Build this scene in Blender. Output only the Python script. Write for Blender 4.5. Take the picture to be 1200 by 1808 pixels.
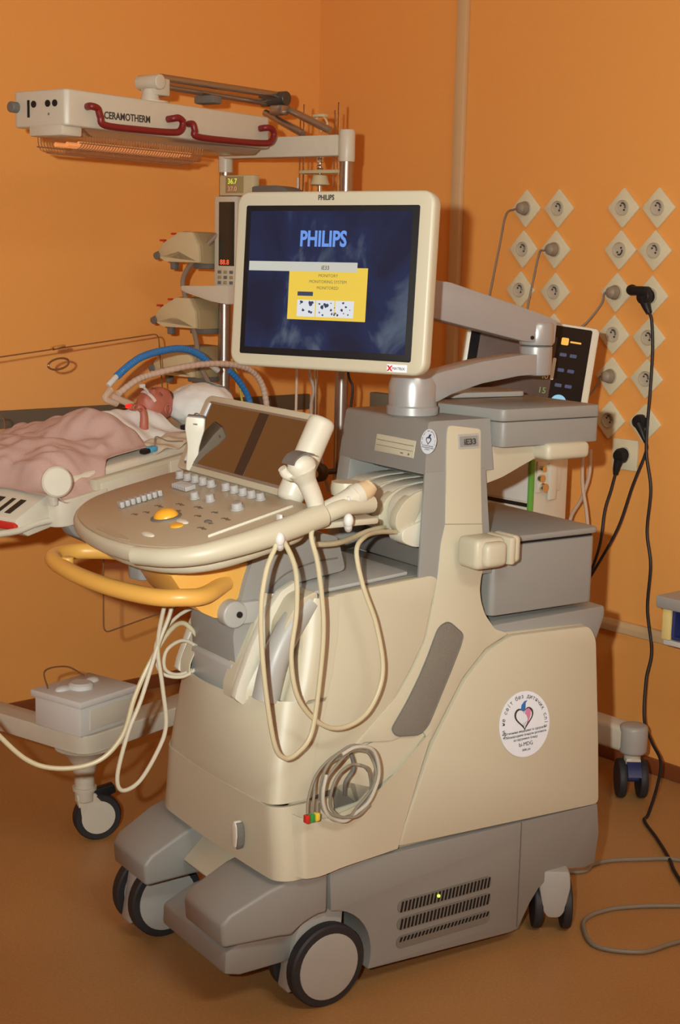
import bpy, bmesh, math, random
from mathutils import Vector, Matrix, noise
random.seed(7)
D2R = math.radians
PI = math.pi
SC = bpy.context.scene
COL = SC.collection
for o in list(bpy.data.objects): bpy.data.objects.remove(o, do_unlink=True)

# ---------------------------------------------------------------- camera
CAM = (0, 0, 1.4)
PITCH, ROLL = D2R(9.87), D2R(1.287)
def _cam():
    c, s = math.cos(PITCH), math.sin(PITCH)
    f = Vector((0, c, -s)); u = Vector((0, s, c)); r = Vector((1, 0, 0))
    r2 = r*math.cos(ROLL) + u*math.sin(ROLL); u2 = u*math.cos(ROLL) - r*math.sin(ROLL)
    cd = bpy.data.cameras.new('camera'); co = bpy.data.objects.new('camera', cd); COL.objects.link(co)
    m = Matrix.Identity(4)
    for i in range(3): m[i][0] = r2[i]; m[i][1] = u2[i]; m[i][2] = -f[i]; m[i][3] = CAM[i]
    co.matrix_world = m
    cd.sensor_fit = 'VERTICAL'; cd.sensor_height = 36; cd.sensor_width = 24; cd.lens = 36*2578/1808
    cd.clip_start = .05; cd.clip_end = 50
    SC.camera = co
_cam()
# ---------------------------------------------------------------- light
w = bpy.data.worlds.new('world'); SC.world = w; w.use_nodes = True
w.node_tree.nodes['Background'].inputs[0].default_value = (1, .85, .65, 1)
w.node_tree.nodes['Background'].inputs[1].default_value = 0.05
SC.view_settings.view_transform = 'Standard'; SC.view_settings.look = 'None'
SC.view_settings.gamma = 1; SC.view_settings.exposure = 0.0
SC.view_settings.use_curve_mapping = False
def lamp(name, kind, loc, energy, col, size=.1, sizey=None, rot=(0, 0, 0)):
    l = bpy.data.lights.new(name, kind); o = bpy.data.objects.new(name, l); COL.objects.link(o)
    o.location = loc; o.rotation_euler = rot; l.energy = energy; l.color = col
    if kind == 'AREA':
        l.size = size
        if sizey: l.shape = 'RECTANGLE'; l.size_y = sizey
    else: l.shadow_soft_size = size
    return o
fl = lamp('camera_flash', 'SPOT', (-.15, 0.0, 1.47), 320, (.95, 1, .95), .02)
fl.data.spot_size = D2R(80); fl.data.spot_blend = .8; fl.rotation_euler = (D2R(95), 0, 0)
# added fill, no window known there, behind and right of the camera
fill_lamp = lamp('frontal_fill', 'AREA', (1.7, -1.5, 1.9), 255, (.94, 1, .94), 1.8, 1.3)
fill_lamp.rotation_euler = Vector((-1.4, 4.6, -.3)).to_track_quat('-Z', 'Y').to_euler()

lamp('overhead_fill', 'AREA', (1.2, .2, 2.84), 40, (.95, 1, .92), 1.2, .5)  # added overhead fill to lift the brightness, no fitting seen

# ---------------------------------------------------------------- frames (a yaw-turned local frame standing on the floor)
def frame(x, y, deg, z=0): return Matrix.Translation((x, y, z)) @ Matrix.Rotation(D2R(deg), 4, 'Z')
MF = frame(-.00908, 2.57353, 34.16)      # ultrasound machine: x to its rear, y to its far side
WF = frame(.91685, 3.87624, -49.0)       # back wall: x along it to the right, y into it
BF = frame(-.00361, 4.05939, 54.0)       # infant warmer: x to the head end, y to its left
def tilt(fr, org, deg): return fr @ Matrix.Translation(org) @ Matrix.Rotation(-D2R(deg), 4, 'Y')
KF = tilt(MF, (-.234, .20, .919), 11)    # control panel surface
KX = Vector((math.cos(D2R(11)), 0, math.sin(D2R(11))))
TO = Vector((-.234, .20, .919)) + KX*.215
TF = tilt(MF, TO, 64)                    # touch screen: x up the screen, y to the left, z normal (towards rear/up)
BP = tilt(BF, (-.87, 0, .905), 6)        # bed surface
def _mon():
    a, b, g = D2R(-30.6), D2R(4.37), D2R(.28)
    n = Vector((math.cos(a), math.sin(a), 0)); bk = Vector((-n.y, n.x, 0)); up = Vector((0, 0, 1))
    U = up*math.cos(b) + bk*math.sin(b)
    n2 = n*math.cos(g) + U*math.sin(g); U2 = U*math.cos(g) - n*math.sin(g); N = n2.cross(U2)
    m = Matrix.Identity(4)
    for i in range(3): m[i][0] = n2[i]; m[i][1] = U2[i]; m[i][2] = N[i]; m[i][3] = (-.0352, 2.7909, 1.3549)[i]
    return m
MON = _mon()                             # monitor: x right, y up, z towards the viewer
I4 = Matrix.Identity(4)

# ---------------------------------------------------------------- materials
def srgb(r, g, b):
    f = lambda c: (c/255/12.92) if c/255 <= .04045 else ((c/255+.055)/1.055)**2.4
    return (f(r), f(g), f(b), 1)
MATS = {}
def mat(name, col, rough=.5, metal=0, emit=None, es=1, alpha=1, trans=0, spec=.5, var=.04, bump=0, scale=40, coat=0):
    m = bpy.data.materials.new(name); m.use_nodes = True; nt = m.node_tree; b = nt.nodes['Principled BSDF']
    b.inputs['Roughness'].default_value = rough; b.inputs['Metallic'].default_value = metal
    b.inputs['Specular IOR Level'].default_value = spec
    if coat: b.inputs['Coat Weight'].default_value = coat; b.inputs['Coat Roughness'].default_value = .05
    if trans: b.inputs['Transmission Weight'].default_value = trans
    if alpha < 1: b.inputs['Alpha'].default_value = alpha
    c = col if len(col) == 4 else (*col, 1)
    tc = nt.nodes.new('ShaderNodeTexCoord'); nz = nt.nodes.new('ShaderNodeTexNoise'); nz.inputs['Scale'].default_value = scale
    nz.inputs['Detail'].default_value = 3
    nt.links.new(tc.outputs['Object'], nz.inputs['Vector'])
    if var and not trans:
        mx = nt.nodes.new('ShaderNodeMix'); mx.data_type = 'RGBA'; mx.clamp_factor = True
        mx.inputs[6].default_value = tuple(v*(1-var) for v in c[:3]) + (1,)
        mx.inputs[7].default_value = tuple(min(1, v*(1+var)) for v in c[:3]) + (1,)
        nt.links.new(nz.outputs['Fac'], mx.inputs[0]); nt.links.new(mx.outputs[2], b.inputs['Base Color'])
    else: b.inputs['Base Color'].default_value = c
    if bump:
        bp = nt.nodes.new('ShaderNodeBump'); bp.inputs['Strength'].default_value = bump; bp.inputs['Distance'].default_value = .002
        nt.links.new(nz.outputs['Fac'], bp.inputs['Height']); nt.links.new(bp.outputs['Normal'], b.inputs['Normal'])
    if emit: b.inputs['Emission Color'].default_value = (*emit[:3], 1); b.inputs['Emission Strength'].default_value = es
    MATS[name] = m
    return m
CREAM = mat('cream_plastic', (.535, .485, .355), .42, bump=.05, scale=900)
IVORY = mat('ivory_plastic', (.63, .59, .48), .38)
TAN = mat('dim_tan_panel', (.42, .34, .23), .38)  # tan because the panel is lit less; that dimness is in the colour
GREY = mat('grey_plastic', (.268, .262, .24), .45, bump=.1, scale=1200)
GREYL = mat('light_grey_plastic', (.39, .38, .35), .4)
GREYD = mat('dark_grey_plastic', (.15, .14, .125), .5)
SILVER = mat('silver_paint', (.40, .40, .39), .32, metal=.35)
GRILLE = mat('speaker_mesh', (.23, .205, .165), .7, bump=.8, scale=1500)
BLACK = mat('black_plastic', (.012, .012, .013), .45, spec=.3)
RUBBER = mat('black_rubber', (.022, .022, .025), .6)
BLACKCORD = mat('black_cord', (.012, .010, .012), .5)
YEL = mat('yellow_plastic', (.80, .43, .09), .38)
ORANGE = mat('orange_button', (.85, .40, .03), .3)
KNOB = mat('grey_knob', (.40, .38, .36), .3)
INK = mat('dark_ink', (.05, .045, .04), .6)
BROWNINK = mat('brown_ink', (.16, .11, .07), .6)
WHITE = mat('white_plastic', (.66, .65, .61), .4)
PAPER = mat('white_paper', (.76, .80, .86), .55)
CABLE = mat('cream_cable', (.54, .47, .30), .4)
CABLEW = mat('white_cable', (.55, .49, .37), .45)
CABLEG = mat('grey_cable', (.24, .21, .16), .5)
CHROME = mat('chrome', (.72, .68, .62), .16, metal=1, var=0)
STEEL = mat('brushed_steel', (.42, .38, .34), .3, metal=.9)
DARKMET = mat('dark_metal', (.09, .08, .07), .35, metal=.5)
WARM = mat('warmer_paint', (.60, .55, .44), .4)
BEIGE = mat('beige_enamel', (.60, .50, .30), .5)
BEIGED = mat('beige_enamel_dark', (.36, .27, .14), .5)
RED = mat('dark_red_rubber', (.20, .012, .014), .4)
REDB = mat('red_plastic', (.55, .03, .02), .4)
GREEN = mat('green_plastic', (.12, .38, .06), .4)
GRN2 = mat('green_connector', (.03, .30, .05), .4)
COIL = mat('heater_rod', (.75, .40, .20), .35, metal=.6, emit=(1, .35, .1), es=.5)
BLUEH = mat('blue_hose', (.03, .19, .50), .4)
BLUE = mat('blue_plastic', (.08, .38, .62), .4)
NAVY = mat('navy_box', (.02, .03, .12), .45)
HOSE = mat('corrugated_hose', (.62, .47, .37), .5)
SKIN = mat('newborn_skin', (.46, .14, .09), .5, var=.15, scale=60)
HAIR = mat('dark_hair', (.13, .045, .03), .7, var=.3, scale=300)
LIP = mat('lip', (.42, .08, .07), .5)
LINEN = mat('white_linen', (.80, .80, .76), .85, bump=.5, scale=300)
SHEET = mat('sheet_linen', (.66, .58, .45), .85, bump=.5, scale=300)
BABYBLUE = mat('pale_blue_print', (.45, .56, .58), .85)
TAPE = mat('white_tape', (.72, .58, .52), .7)
TERRY = mat('pink_terry', (.62, .41, .35), .95, bump=1.0, scale=700, var=.12)
PLATE = mat('socket_cream', (.70, .64, .44), .38)
PLATED = mat('socket_well', (.50, .44, .33), .45)
PLUGG = mat('grey_plug', (.27, .22, .16), .5)
LCD = mat('lcd_glass', (.065, .036, .018), .12, var=0, coat=1)  # brown base stands in for the room reflected in the touch glass
VBLACK = mat('glossy_black', (.008, .008, .009), .12, spec=.25, var=0)
VLCD = mat('ventilator_glass', (.07, .032, .018), .3, var=.5, scale=18, spec=.3)
DLCD = mat('monitor_dark_glass', (.03, .028, .022), .25)
WOODTRIM = mat('skirting_brown', (.23, .065, .02), .4)
TRIM = mat('trunking_beige', (.62, .42, .22), .45)
BUMPER = mat('bumper_brown', (.12, .085, .05), .6)
CEIL = mat('ceiling_white', (.75, .70, .62), .8)

def wallmat():
    m = mat('orange_wall_paint', (.84, .37, .085), .8, var=.05, bump=.25, scale=260)
    return m
WALL = wallmat()
def floormat():
    m = bpy.data.materials.new('brown_linoleum'); m.use_nodes = True; nt = m.node_tree; b = nt.nodes['Principled BSDF']
    tc = nt.nodes.new('ShaderNodeTexCoord'); n1 = nt.nodes.new('ShaderNodeTexNoise'); n1.inputs['Scale'].default_value = 3; n1.inputs['Detail'].default_value = 6
    n2 = nt.nodes.new('ShaderNodeTexNoise'); n2.inputs['Scale'].default_value = 160
    for n in (n1, n2): nt.links.new(tc.outputs['Object'], n.inputs['Vector'])
    ad = nt.nodes.new('ShaderNodeMath'); ad.operation = 'ADD'; nt.links.new(n1.outputs['Fac'], ad.inputs[0]); nt.links.new(n2.outputs['Fac'], ad.inputs[1])
    hf = nt.nodes.new('ShaderNodeMath'); hf.operation = 'MULTIPLY'; hf.inputs[1].default_value = .5; nt.links.new(ad.outputs[0], hf.inputs[0])
    cr = nt.nodes.new('ShaderNodeValToRGB'); cr.color_ramp.elements[0].position = .35; cr.color_ramp.elements[1].position = .65
    cr.color_ramp.elements[0].color = (.40, .205, .072, 1); cr.color_ramp.elements[1].color = (.49, .26, .095, 1)
    nt.links.new(hf.outputs[0], cr.inputs[0]); nt.links.new(cr.outputs[0], b.inputs['Base Color'])
    b.inputs['Roughness'].default_value = .42; b.inputs['Specular IOR Level'].default_value = .35
    return m
FLOOR = floormat()
def glassmat():
    m = bpy.data.materials.new('clear_acrylic'); m.use_nodes = True; nt = m.node_tree
    b = nt.nodes['Principled BSDF']; b.inputs['Base Color'].default_value = (.95, .9, .82, 1); b.inputs['Roughness'].default_value = .03
    b.inputs['Alpha'].default_value = .012; b.inputs['IOR'].default_value = 1.45
    return m
ACRYL = glassmat()
ACRYLE = mat('acrylic_edge', (.20, .09, .04), .2)
def screenmat():
    # a dark blue start-up picture with pale smoky swirls, given off by the lit screen
    m = bpy.data.materials.new('monitor_picture'); m.use_nodes = True; nt = m.node_tree; b = nt.nodes['Principled BSDF']
    tc = nt.nodes.new('ShaderNodeTexCoord'); mp = nt.nodes.new('ShaderNodeMapping'); mp.inputs['Scale'].default_value = (1, 1.6, 1)
    mp.inputs['Location'].default_value = (.31, .12, .4)
    n1 = nt.nodes.new('ShaderNodeTexNoise'); n1.inputs['Scale'].default_value = 7; n1.inputs['Detail'].default_value = 4; n1.inputs['Distortion'].default_value = .6
    nt.links.new(tc.outputs['Object'], mp.inputs[0]); nt.links.new(mp.outputs[0], n1.inputs['Vector'])
    cr = nt.nodes.new('ShaderNodeValToRGB'); e = cr.color_ramp.elements
    e[0].position = .38; e[0].color = (.003, .008, .026, 1); e[1].position = .80; e[1].color = (.15, .20, .24, 1)
    x = cr.color_ramp.elements.new(.58); x.color = (.007, .018, .062, 1)
    nt.links.new(n1.outputs['Fac'], cr.inputs[0])
    b.inputs['Base Color'].default_value = (.01, .012, .02, 1); b.inputs['Roughness'].default_value = .25
    nt.links.new(cr.outputs[0], b.inputs['Emission Color']); b.inputs['Emission Strength'].default_value = .9
    return m
PICT = screenmat()
def glow(name, c, s=1): return mat(name, (.02, .02, .02), .4, emit=c, es=s, var=0)
G_LOGO = glow('glow_pale_blue', (.13, .30, .78)); G_YEL = glow('glow_yellow', (.90, .62, .06), .9); G_GREY = glow('glow_light_grey', (.60, .60, .52), .9)
G_INK = glow('glow_dark_text', (.16, .13, .05)); G_NAVY = glow('glow_navy', (.02, .04, .10)); G_WHT = glow('glow_white', (.7, .72, .75))
G_RED = glow('glow_red', (1, .10, .03), 1.2); G_LIME = glow('glow_lime', (.75, .85, .05), 1); G_PINK = glow('glow_pink', (.8, .3, .2), .8)
G_ORG = glow('glow_orange', (.9, .42, .02), 1); G_SKY = glow('glow_sky', (.25, .55, .75), .9); G_GRN = glow('glow_green', (.15, .35, .03), .6)
G_LED = glow('glow_led', (.6, 1, .05), 3); G_THERM = glow('glow_amber_trace', (.4, .25, .05), .6)

# ---------------------------------------------------------------- mesh builder
def rrect(x0, y0, x1, y1, r, n=5):
    pts = []
    for cx, cy, a0 in ((x1-r, y1-r, 0), (x0+r, y1-r, 90), (x0+r, y0+r, 180), (x1-r, y0+r, 270)):
        for i in range(n+1):
            a = D2R(a0+90*i/n); pts.append((cx+r*math.cos(a), cy+r*math.sin(a)))
    return pts
def roundpoly(pts, r, n=4):
    out = []; N = len(pts)
    for i in range(N):
        rr = r[i] if isinstance(r, (list, tuple)) else r
        p = Vector(pts[i]); a = Vector(pts[i-1])-p; b = Vector(pts[(i+1) % N])-p
        d = min(rr, a.length*.45, b.length*.45)
        if d < 1e-5: out.append(tuple(p)); continue
        s = p+a.normalized()*d; e = p+b.normalized()*d
        for k in range(n+1):
            t = k/n; q = s*(1-t)**2 + p*2*t*(1-t) + e*t*t; out.append(tuple(q))
    return out
def catmull(pts, n=8):
    P = [Vector(p) for p in pts]
    if len(P) < 3: return P
    P = [P[0]*2-P[1]] + P + [P[-1]*2-P[-2]]; out = []
    for i in range(1, len(P)-2):
        for k in range(n):
            t = k/n; a, b, c, d = P[i-1], P[i], P[i+1], P[i+2]
            out.append(.5*((2*b)+(c-a)*t+(2*a-5*b+4*c-d)*t*t+(3*b-a-3*c+d)*t**3))
    out.append(P[-2]); return out
class MB:
    def __init__(s): s.bm = bmesh.new()
    def _merge(s, bm, bev=0, seg=2, T=None, ang=25):
        if bev > 0:
            bmesh.ops.remove_doubles(bm, verts=bm.verts, dist=1e-6)
            bm.normal_update()
            ed = [e for e in bm.edges if len(e.link_faces) == 2 and e.calc_face_angle(0) > D2R(ang)]
            if ed: bmesh.ops.bevel(bm, geom=ed, offset=bev, segments=seg, profile=.5, affect='EDGES', clamp_overlap=True)
        if T is not None: bmesh.ops.transform(bm, matrix=T, verts=bm.verts)
        bmesh.ops.recalc_face_normals(bm, faces=bm.faces)
        me = bpy.data.meshes.new('tmp'); bm.to_mesh(me); bm.free(); s.bm.from_mesh(me); bpy.data.meshes.remove(me)
        return s
    def box(s, a, b, bev=0, seg=2, T=None):
        bm = bmesh.new(); bmesh.ops.create_cube(bm, size=1)
        for v in bm.verts: v.co = Vector([a[i]+(b[i]-a[i])*(v.co[i]+.5) for i in range(3)])
        return s._merge(bm, bev, seg, T)
    def prism(s, pts, lo, hi, ax='y', bev=0, seg=2, T=None, warp=None, ang=25, holes=None):
        bm = bmesh.new()
        def P(p, h):
            return {'y': (p[0], h, p[1]), 'z': (p[0], p[1], h), 'x': (h, p[0], p[1])}[ax]
        A = [bm.verts.new(P(p, lo)) for p in pts]; B = [bm.verts.new(P(p, hi)) for p in pts]
        n = len(pts)
        bm.faces.new(A); bm.faces.new(B[::-1])
        for i in range(n): bm.faces.new((A[i], A[(i+1) % n], B[(i+1) % n], B[i]))
        bmesh.ops.recalc_face_normals(bm, faces=bm.faces)
        if bev > 0:
            ed = [e for e in bm.edges if len(e.link_faces) == 2 and e.calc_face_angle(0) > D2R(ang)]
            bmesh.ops.bevel(bm, geom=ed, offset=bev, segments=seg, profile=.5, affect='EDGES', clamp_overlap=True)
        if warp:
            bmesh.ops.triangulate(bm, faces=[f for f in bm.faces if len(f.verts) > 4])
            for v in bm.verts: v.co = Vector(warp(*v.co))
        return s._merge(bm, 0, 1, T)
    def cyl(s, p0, p1, r0, r1=None, n=24, bev=0, T=None):
        r1 = r0 if r1 is None else r1
        p0, p1 = Vector(p0), Vector(p1); d = p1-p0; L = d.length
        bm = bmesh.new(); bmesh.ops.create_cone(bm, cap_ends=True, segments=n, radius1=r0, radius2=r1, depth=L)
        if bev:
            ed = [e for e in bm.edges if e.calc_face_angle(0) > D2R(40)]
            bmesh.ops.bevel(bm, geom=ed, offset=bev, segments=3, profile=.5, affect='EDGES', clamp_overlap=True)
        m = Matrix.Translation((p0+p1)/2) @ d.to_track_quat('Z', 'Y').to_matrix().to_4x4()
        bmesh.ops.transform(bm, matrix=m, verts=bm.verts)
        return s._merge(bm, 0, 1, T)
    def ball(s, c, r, T=None, n=16):
        bm = bmesh.new(); bmesh.ops.create_uvsphere(bm, u_segments=n*2, v_segments=n, radius=1)
        r = (r, r, r) if isinstance(r, (int, float)) else r
        for v in bm.verts: v.co = Vector([v.co[i]*r[i]+c[i] for i in range(3)])
        return s._merge(bm, 0, 1, T)
    def lathe(s, prof, c=(0, 0, 0), axis=(0, 0, 1), n=28, T=None):
        bm = bmesh.new(); rings = []
        for r, z in prof: rings.append([bm.verts.new((r*math.cos(2*PI*i/n), r*math.sin(2*PI*i/n), z)) for i in range(n)])
        for a, b in zip(rings, rings[1:]):
            for i in range(n): bm.faces.new((a[i], a[(i+1) % n], b[(i+1) % n], b[i]))
        bm.faces.new(rings[0][::-1]); bm.faces.new(rings[-1])
        m = Matrix.Translation(c) @ Vector(axis).to_track_quat('Z', 'Y').to_matrix().to_4x4()
        bmesh.ops.transform(bm, matrix=m, verts=bm.verts); bmesh.ops.remove_doubles(bm, verts=bm.verts, dist=1e-6)
        return s._merge(bm, 0, 1, T)
    def tube(s, pts, r, n=10, sub=8, smooth=True, T=None, closed=False):
        P = catmull(pts, sub) if smooth else [Vector(p) for p in pts]
        Q = [P[0]]
        for p in P[1:]:
            if (p-Q[-1]).length > 1e-5: Q.append(p)
        P = Q; bm = bmesh.new(); rings = []; N = len(P)
        t = (P[1]-P[0]).normalized(); u = t.orthogonal().normalized()
        for i, p in enumerate(P):
            t2 = (P[min(i+1, N-1)]-P[max(i-1, 0)]).normalized()
            u = (u - t2*u.dot(t2)).normalized(); v = t2.cross(u)
            rr = r(i/(N-1)) if callable(r) else r
            rings.append([bm.verts.new(p+u*rr*math.cos(2*PI*k/n)+v*rr*math.sin(2*PI*k/n)) for k in range(n)])
        for a, b in zip(rings, rings[1:]):
            for k in range(n): bm.faces.new((a[k], a[(k+1) % n], b[(k+1) % n], b[k]))
        if closed:
            a, b = rings[-1], rings[0]
            for k in range(n): bm.faces.new((a[k], a[(k+1) % n], b[(k+1) % n], b[k]))
        else: bm.faces.new(rings[0][::-1]); bm.faces.new(rings[-1])
        return s._merge(bm, 0, 1, T)
    def grid(s, fn, nu, nv, th=0, T=None):
        bm = bmesh.new()
        V = [[bm.verts.new(fn(i/nu, j/nv)) for j in range(nv+1)] for i in range(nu+1)]
        for i in range(nu):
            for j in range(nv): bm.faces.new((V[i][j], V[i+1][j], V[i+1][j+1], V[i][j+1]))
        bm.normal_update()
        if th: bmesh.ops.solidify(bm, geom=bm.faces[:], thickness=th)
        return s._merge(bm, 0, 1, T)
    def text(s, txt, size, T, depth=.0004, align='LEFT', bold=0, sx=1):
        cu = bpy.data.curves.new('t', 'FONT'); cu.body = txt; cu.size = size; cu.extrude = depth; cu.align_x = align; cu.offset = bold; cu.resolution_u = 3
        o = bpy.data.objects.new('t', cu); COL.objects.link(o)
        dg = bpy.context.evaluated_depsgraph_get(); me = bpy.data.meshes.new_from_object(o.evaluated_get(dg))
        bpy.data.objects.remove(o); bpy.data.curves.remove(cu)
        bm = bmesh.new(); bm.from_mesh(me); bpy.data.meshes.remove(me)
        for v in bm.verts: v.co.x *= sx
        return s._merge(bm, 0, 1, T)
    def build(s, name, m, parent=None, fr=I4, smooth=35):
        """mesh coordinates are in the frame fr; with a parent they are re-expressed in the parent's frame"""
        bm = s.bm
        if parent is not None:
            M = ROOTS[parent.name].inverted() @ fr
            bmesh.ops.transform(bm, matrix=M, verts=bm.verts); W = None
        else:
            xs = [v.co for v in bm.verts]
            lo = Vector([min(c[i] for c in xs) for i in range(3)]); hi = Vector([max(c[i] for c in xs) for i in range(3)])
            base = Vector(((lo.x+hi.x)/2, (lo.y+hi.y)/2, lo.z))
            bmesh.ops.translate(bm, vec=-base, verts=bm.verts); W = fr @ Matrix.Translation(base)
        for f in bm.faces: f.smooth = True
        for e in bm.edges:
            if len(e.link_faces) == 2 and e.calc_face_angle(0) > D2R(smooth): e.smooth = False
        me = bpy.data.meshes.new(name); bm.to_mesh(me); bm.free()
        me.materials.append(m)
        o = bpy.data.objects.new(name, me); COL.objects.link(o)
        if parent is not None: o.parent = parent; ROOTS[o.name] = ROOTS[parent.name]
        else: o.matrix_world = W; ROOTS[o.name] = W
        return o
ROOTS = {}
def tag(o, label=None, cat=None, group=None, kind=None):
    if label: o['label'] = label
    if cat: o['category'] = cat
    if group: o['group'] = group
    if kind: o['kind'] = kind
    return o
def thing(name, fr, loc, label, cat, group=None):
    o = bpy.data.objects.new(name, None); COL.objects.link(o); o.empty_display_size = .05
    W = fr @ Matrix.Translation(loc); o.matrix_world = W; ROOTS[o.name] = W
    return tag(o, label, cat, group)
def one(fn, name, m, parent=None, fr=I4, **k):
    b = MB(); fn(b); return b.build(name, m, parent, fr, **k)
def copytree(o, parent=None):
    c = o.copy(); COL.objects.link(c)
    if parent: c.parent = parent
    for ch in list(o.children): copytree(ch, c)
    return c
def Trc(x, y, z, rx=0, ry=0, rz=0): return Matrix.Translation((x, y, z)) @ Matrix.Rotation(D2R(rz), 4, 'Z') @ Matrix.Rotation(D2R(ry), 4, 'Y') @ Matrix.Rotation(D2R(rx), 4, 'X')

# ---------------------------------------------------------------- room
XL, XR, YN, HC = -1.553, 3.7, -5.2, 2.9
def st(fn, name, m, fr=WF): return tag(one(fn, name, m, None, fr), kind='structure')
st(lambda b: b.box((XL-.1, YN-.1, -.05), (XR+.1, .1, 0)), 'floor', FLOOR)
st(lambda b: b.box((XL-.1, YN-.1, HC), (XR+.1, .1, HC+.05)), 'ceiling', CEIL)
st(lambda b: b.box((XL, 0, 0), (XR, .1, HC)), 'wall_back', WALL)
st(lambda b: b.box((XL-.1, YN, 0), (XL, .1, HC)), 'wall_left', WALL)
st(lambda b: b.box((XR, YN, 0), (XR+.1, .1, HC)), 'wall_right', WALL)
st(lambda b: b.box((XL-.1, YN-.1, 0), (XR+.1, YN, HC)), 'wall_front', WALL)
st(lambda b: b.box((XL, -.014, 0), (XR, 0, .044), .003), 'baseboard_back', WOODTRIM)
st(lambda b: b.box((XL, YN, 0), (XL+.014, -.014, .044), .003), 'baseboard_left', WOODTRIM)
st(lambda b: b.box((-.897, -.02, .41), (-.857, 0, HC), .004), 'trim_1', TRIM)
def rail(b):
    b.prism(roundpoly([(-.022, .378), (-.022, .398), (-.014, .411), (0, .411), (0, .378)], .004), XL, XR, 'x')
st(rail, 'trim_2', TRIM)
st(lambda b: b.box((XL, YN+.02, .885), (XL+.022, -.03, .937), .004), 'trim_3', BUMPER)

# ================================================================ ultrasound machine
K = .155
def WY(x, y, z):            # the flanks lean in above the skirt
    if z > .27: y = y + K*(z-.27)*(1-2*y/.5)
    return (x, y, z)
def wy(t): return lambda x, y, z: WY(x, y, z)
UM = thing('ultrasound_machine', MF, (.3, .25, 0), 'cream and grey wheeled ultrasound machine with lit monitor, standing in the middle of the room', 'ultrasound machine')
def U(fn, name, m, parent=UM, fr=MF, **k): return one(fn, name, m, parent, fr, **k)
# --- grey skirt with wheel arches
def arc(cx, cz, r, a0, a1, n=10): return [(cx+r*math.cos(D2R(a0+(a1-a0)*i/n)), cz+r*math.sin(D2R(a0+(a1-a0)*i/n))) for i in range(n+1)]
skirt = [(.006, .275), (.691, .266), (.700, .20), (.692, .132), (.66, .128), (.615, .136)] + [(.565, .130), (.535, .112), (.512, .085), (.494, .055), (.482, .034)] + [(.46, .031), (.10, .046)] + arc(0, .082, .106, -18, 84, 10)
sk = U(lambda b: b.prism(skirt, 0, .5, bev=.006, ang=40), 'lower_skirt', GREY)
U(lambda b: b.box((.4762, -.0015, .04), (.4782, .004, .268)), 'skirt_seam', GREYD, sk)
# vents
def vents(b):
    for zc in (.158, .122, .084): b.prism(rrect(.166, zc-.013, .402, zc+.013, .0125), -.0022, .004)
vt = U(vents, 'vent_surround', mat('vent_recess', (.19, .175, .15), .6), sk)
def slots(b):
    for zc, lo, hi in ((.158, -.011, .010), (.122, -.011, .010), (.084, .001, .010)):
        for i in range(25):
            x = .172+i*.0091
            b.prism([(x, zc+lo), (x+.0045, zc+lo), (x+.0085, zc+hi), (x+.004, zc+hi)], -.0032, .003)
tag(U(slots, 'vent_slots', BLACK, sk))
U(lambda b: b.ball((.265, -.004, .160), .0030), 'green_lamp', G_LED, sk)
# --- front feet
foot = [(-.208, .160), (-.212, .204), (-.196, .222), (-.12, .257), (-.045, .277), (.004, .2745), (.004, .186)] + arc(0, .082, .106, 90, 134, 5)[1:] + [(-.10, .162)]
def footw(side):
    def f(x, y, z):
        t = max(0, min(1, (-.02-x)/.19))
        inner, outer = (.168, 0.0) if side == 0 else (.332, .5)
        s = 1 if side == 0 else -1
        y0 = outer + s*(.022*t*t)
        frac = abs(y-outer)/.168
        yy = y0 + (inner - y0)*frac
        return (x - .012*math.sin(PI*frac), yy, z)
    return f
def footm(side):
    def fn(b):
        lo, hi = ((0, .168) if side == 0 else (.332, .5))
        b.prism(foot, lo, hi, bev=.007, seg=3, ang=30, warp=footw(side))
    return fn
U(footm(0), 'front_foot_cover', GREY); U(footm(1), 'front_foot_cover', GREY)
# low platform between the feet
plat = [(-.245, .10), (-.245, .145), (-.20, .172), (-.02, .20), (.05, .20), (.05, .07), (-.15, .085)]
def platf(b):
    b.prism([(-.02, .19), (.02, .19), (.02, .09), (-.12, .09), (-.165, .090), (-.198, .100), (-.196, .142), (-.13, .17)], .035, .285, bev=.006, ang=30)
U(platf, 'bumper_platform', GREY)
U(lambda b: b.prism([(-.128, .200), (-.05, .272), (.0, .272), (.0, .19), (-.115, .187)], .168, .332, bev=.004), 'front_ledge', CREAM)
# --- casters
def caster(px, py, rot, big=True):
    R = .081 if big else .062
    # swivel fork + twin wheels: built in a frame turned about its vertical axis
    cf = MF @ Matrix.Translation((px, py, 0)) @ Matrix.Rotation(D2R(rot), 4, 'Z')
    def fork(b):
        b.prism(roundpoly([(-.055, R*2-.015), (-.03, R*2+.025), (.05, R*2+.025), (.045, .10), (-.012, .05), (-.045, .04), (-.075, .03)], .012), -.017, .017, bev=.005)
        b.cyl((.0, 0, R*2+.01), (.0, 0, R*2+.05), .02)
    c = one(fork, 'caster', GREYL, UM, cf)
    for s in (-1, 1):
        yo = s*.034
        one(lambda b: b.lathe([(R*.55, -.014), (R*.96, -.014), (R, -.010), (R, .009), (R*.95, .0135), (R*.6, .0135)], (0, yo, R), (0, 1, 0), 40), 'tyre', RUBBER, c, cf)
        one(lambda b: b.lathe([(.0005, -.0155), (R*.6, -.0165), (R*.80, -.0155), (R*.82, -.010), (R*.82, .010), (R*.80, .0155), (R*.6, .0165), (.0005, .0155)], (0, yo, R), (0, 1, 0), 40), 'wheel_disc', GREYL, c, cf)
caster(.004, .040, 0); caster(-.122, .458, 2)
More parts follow.
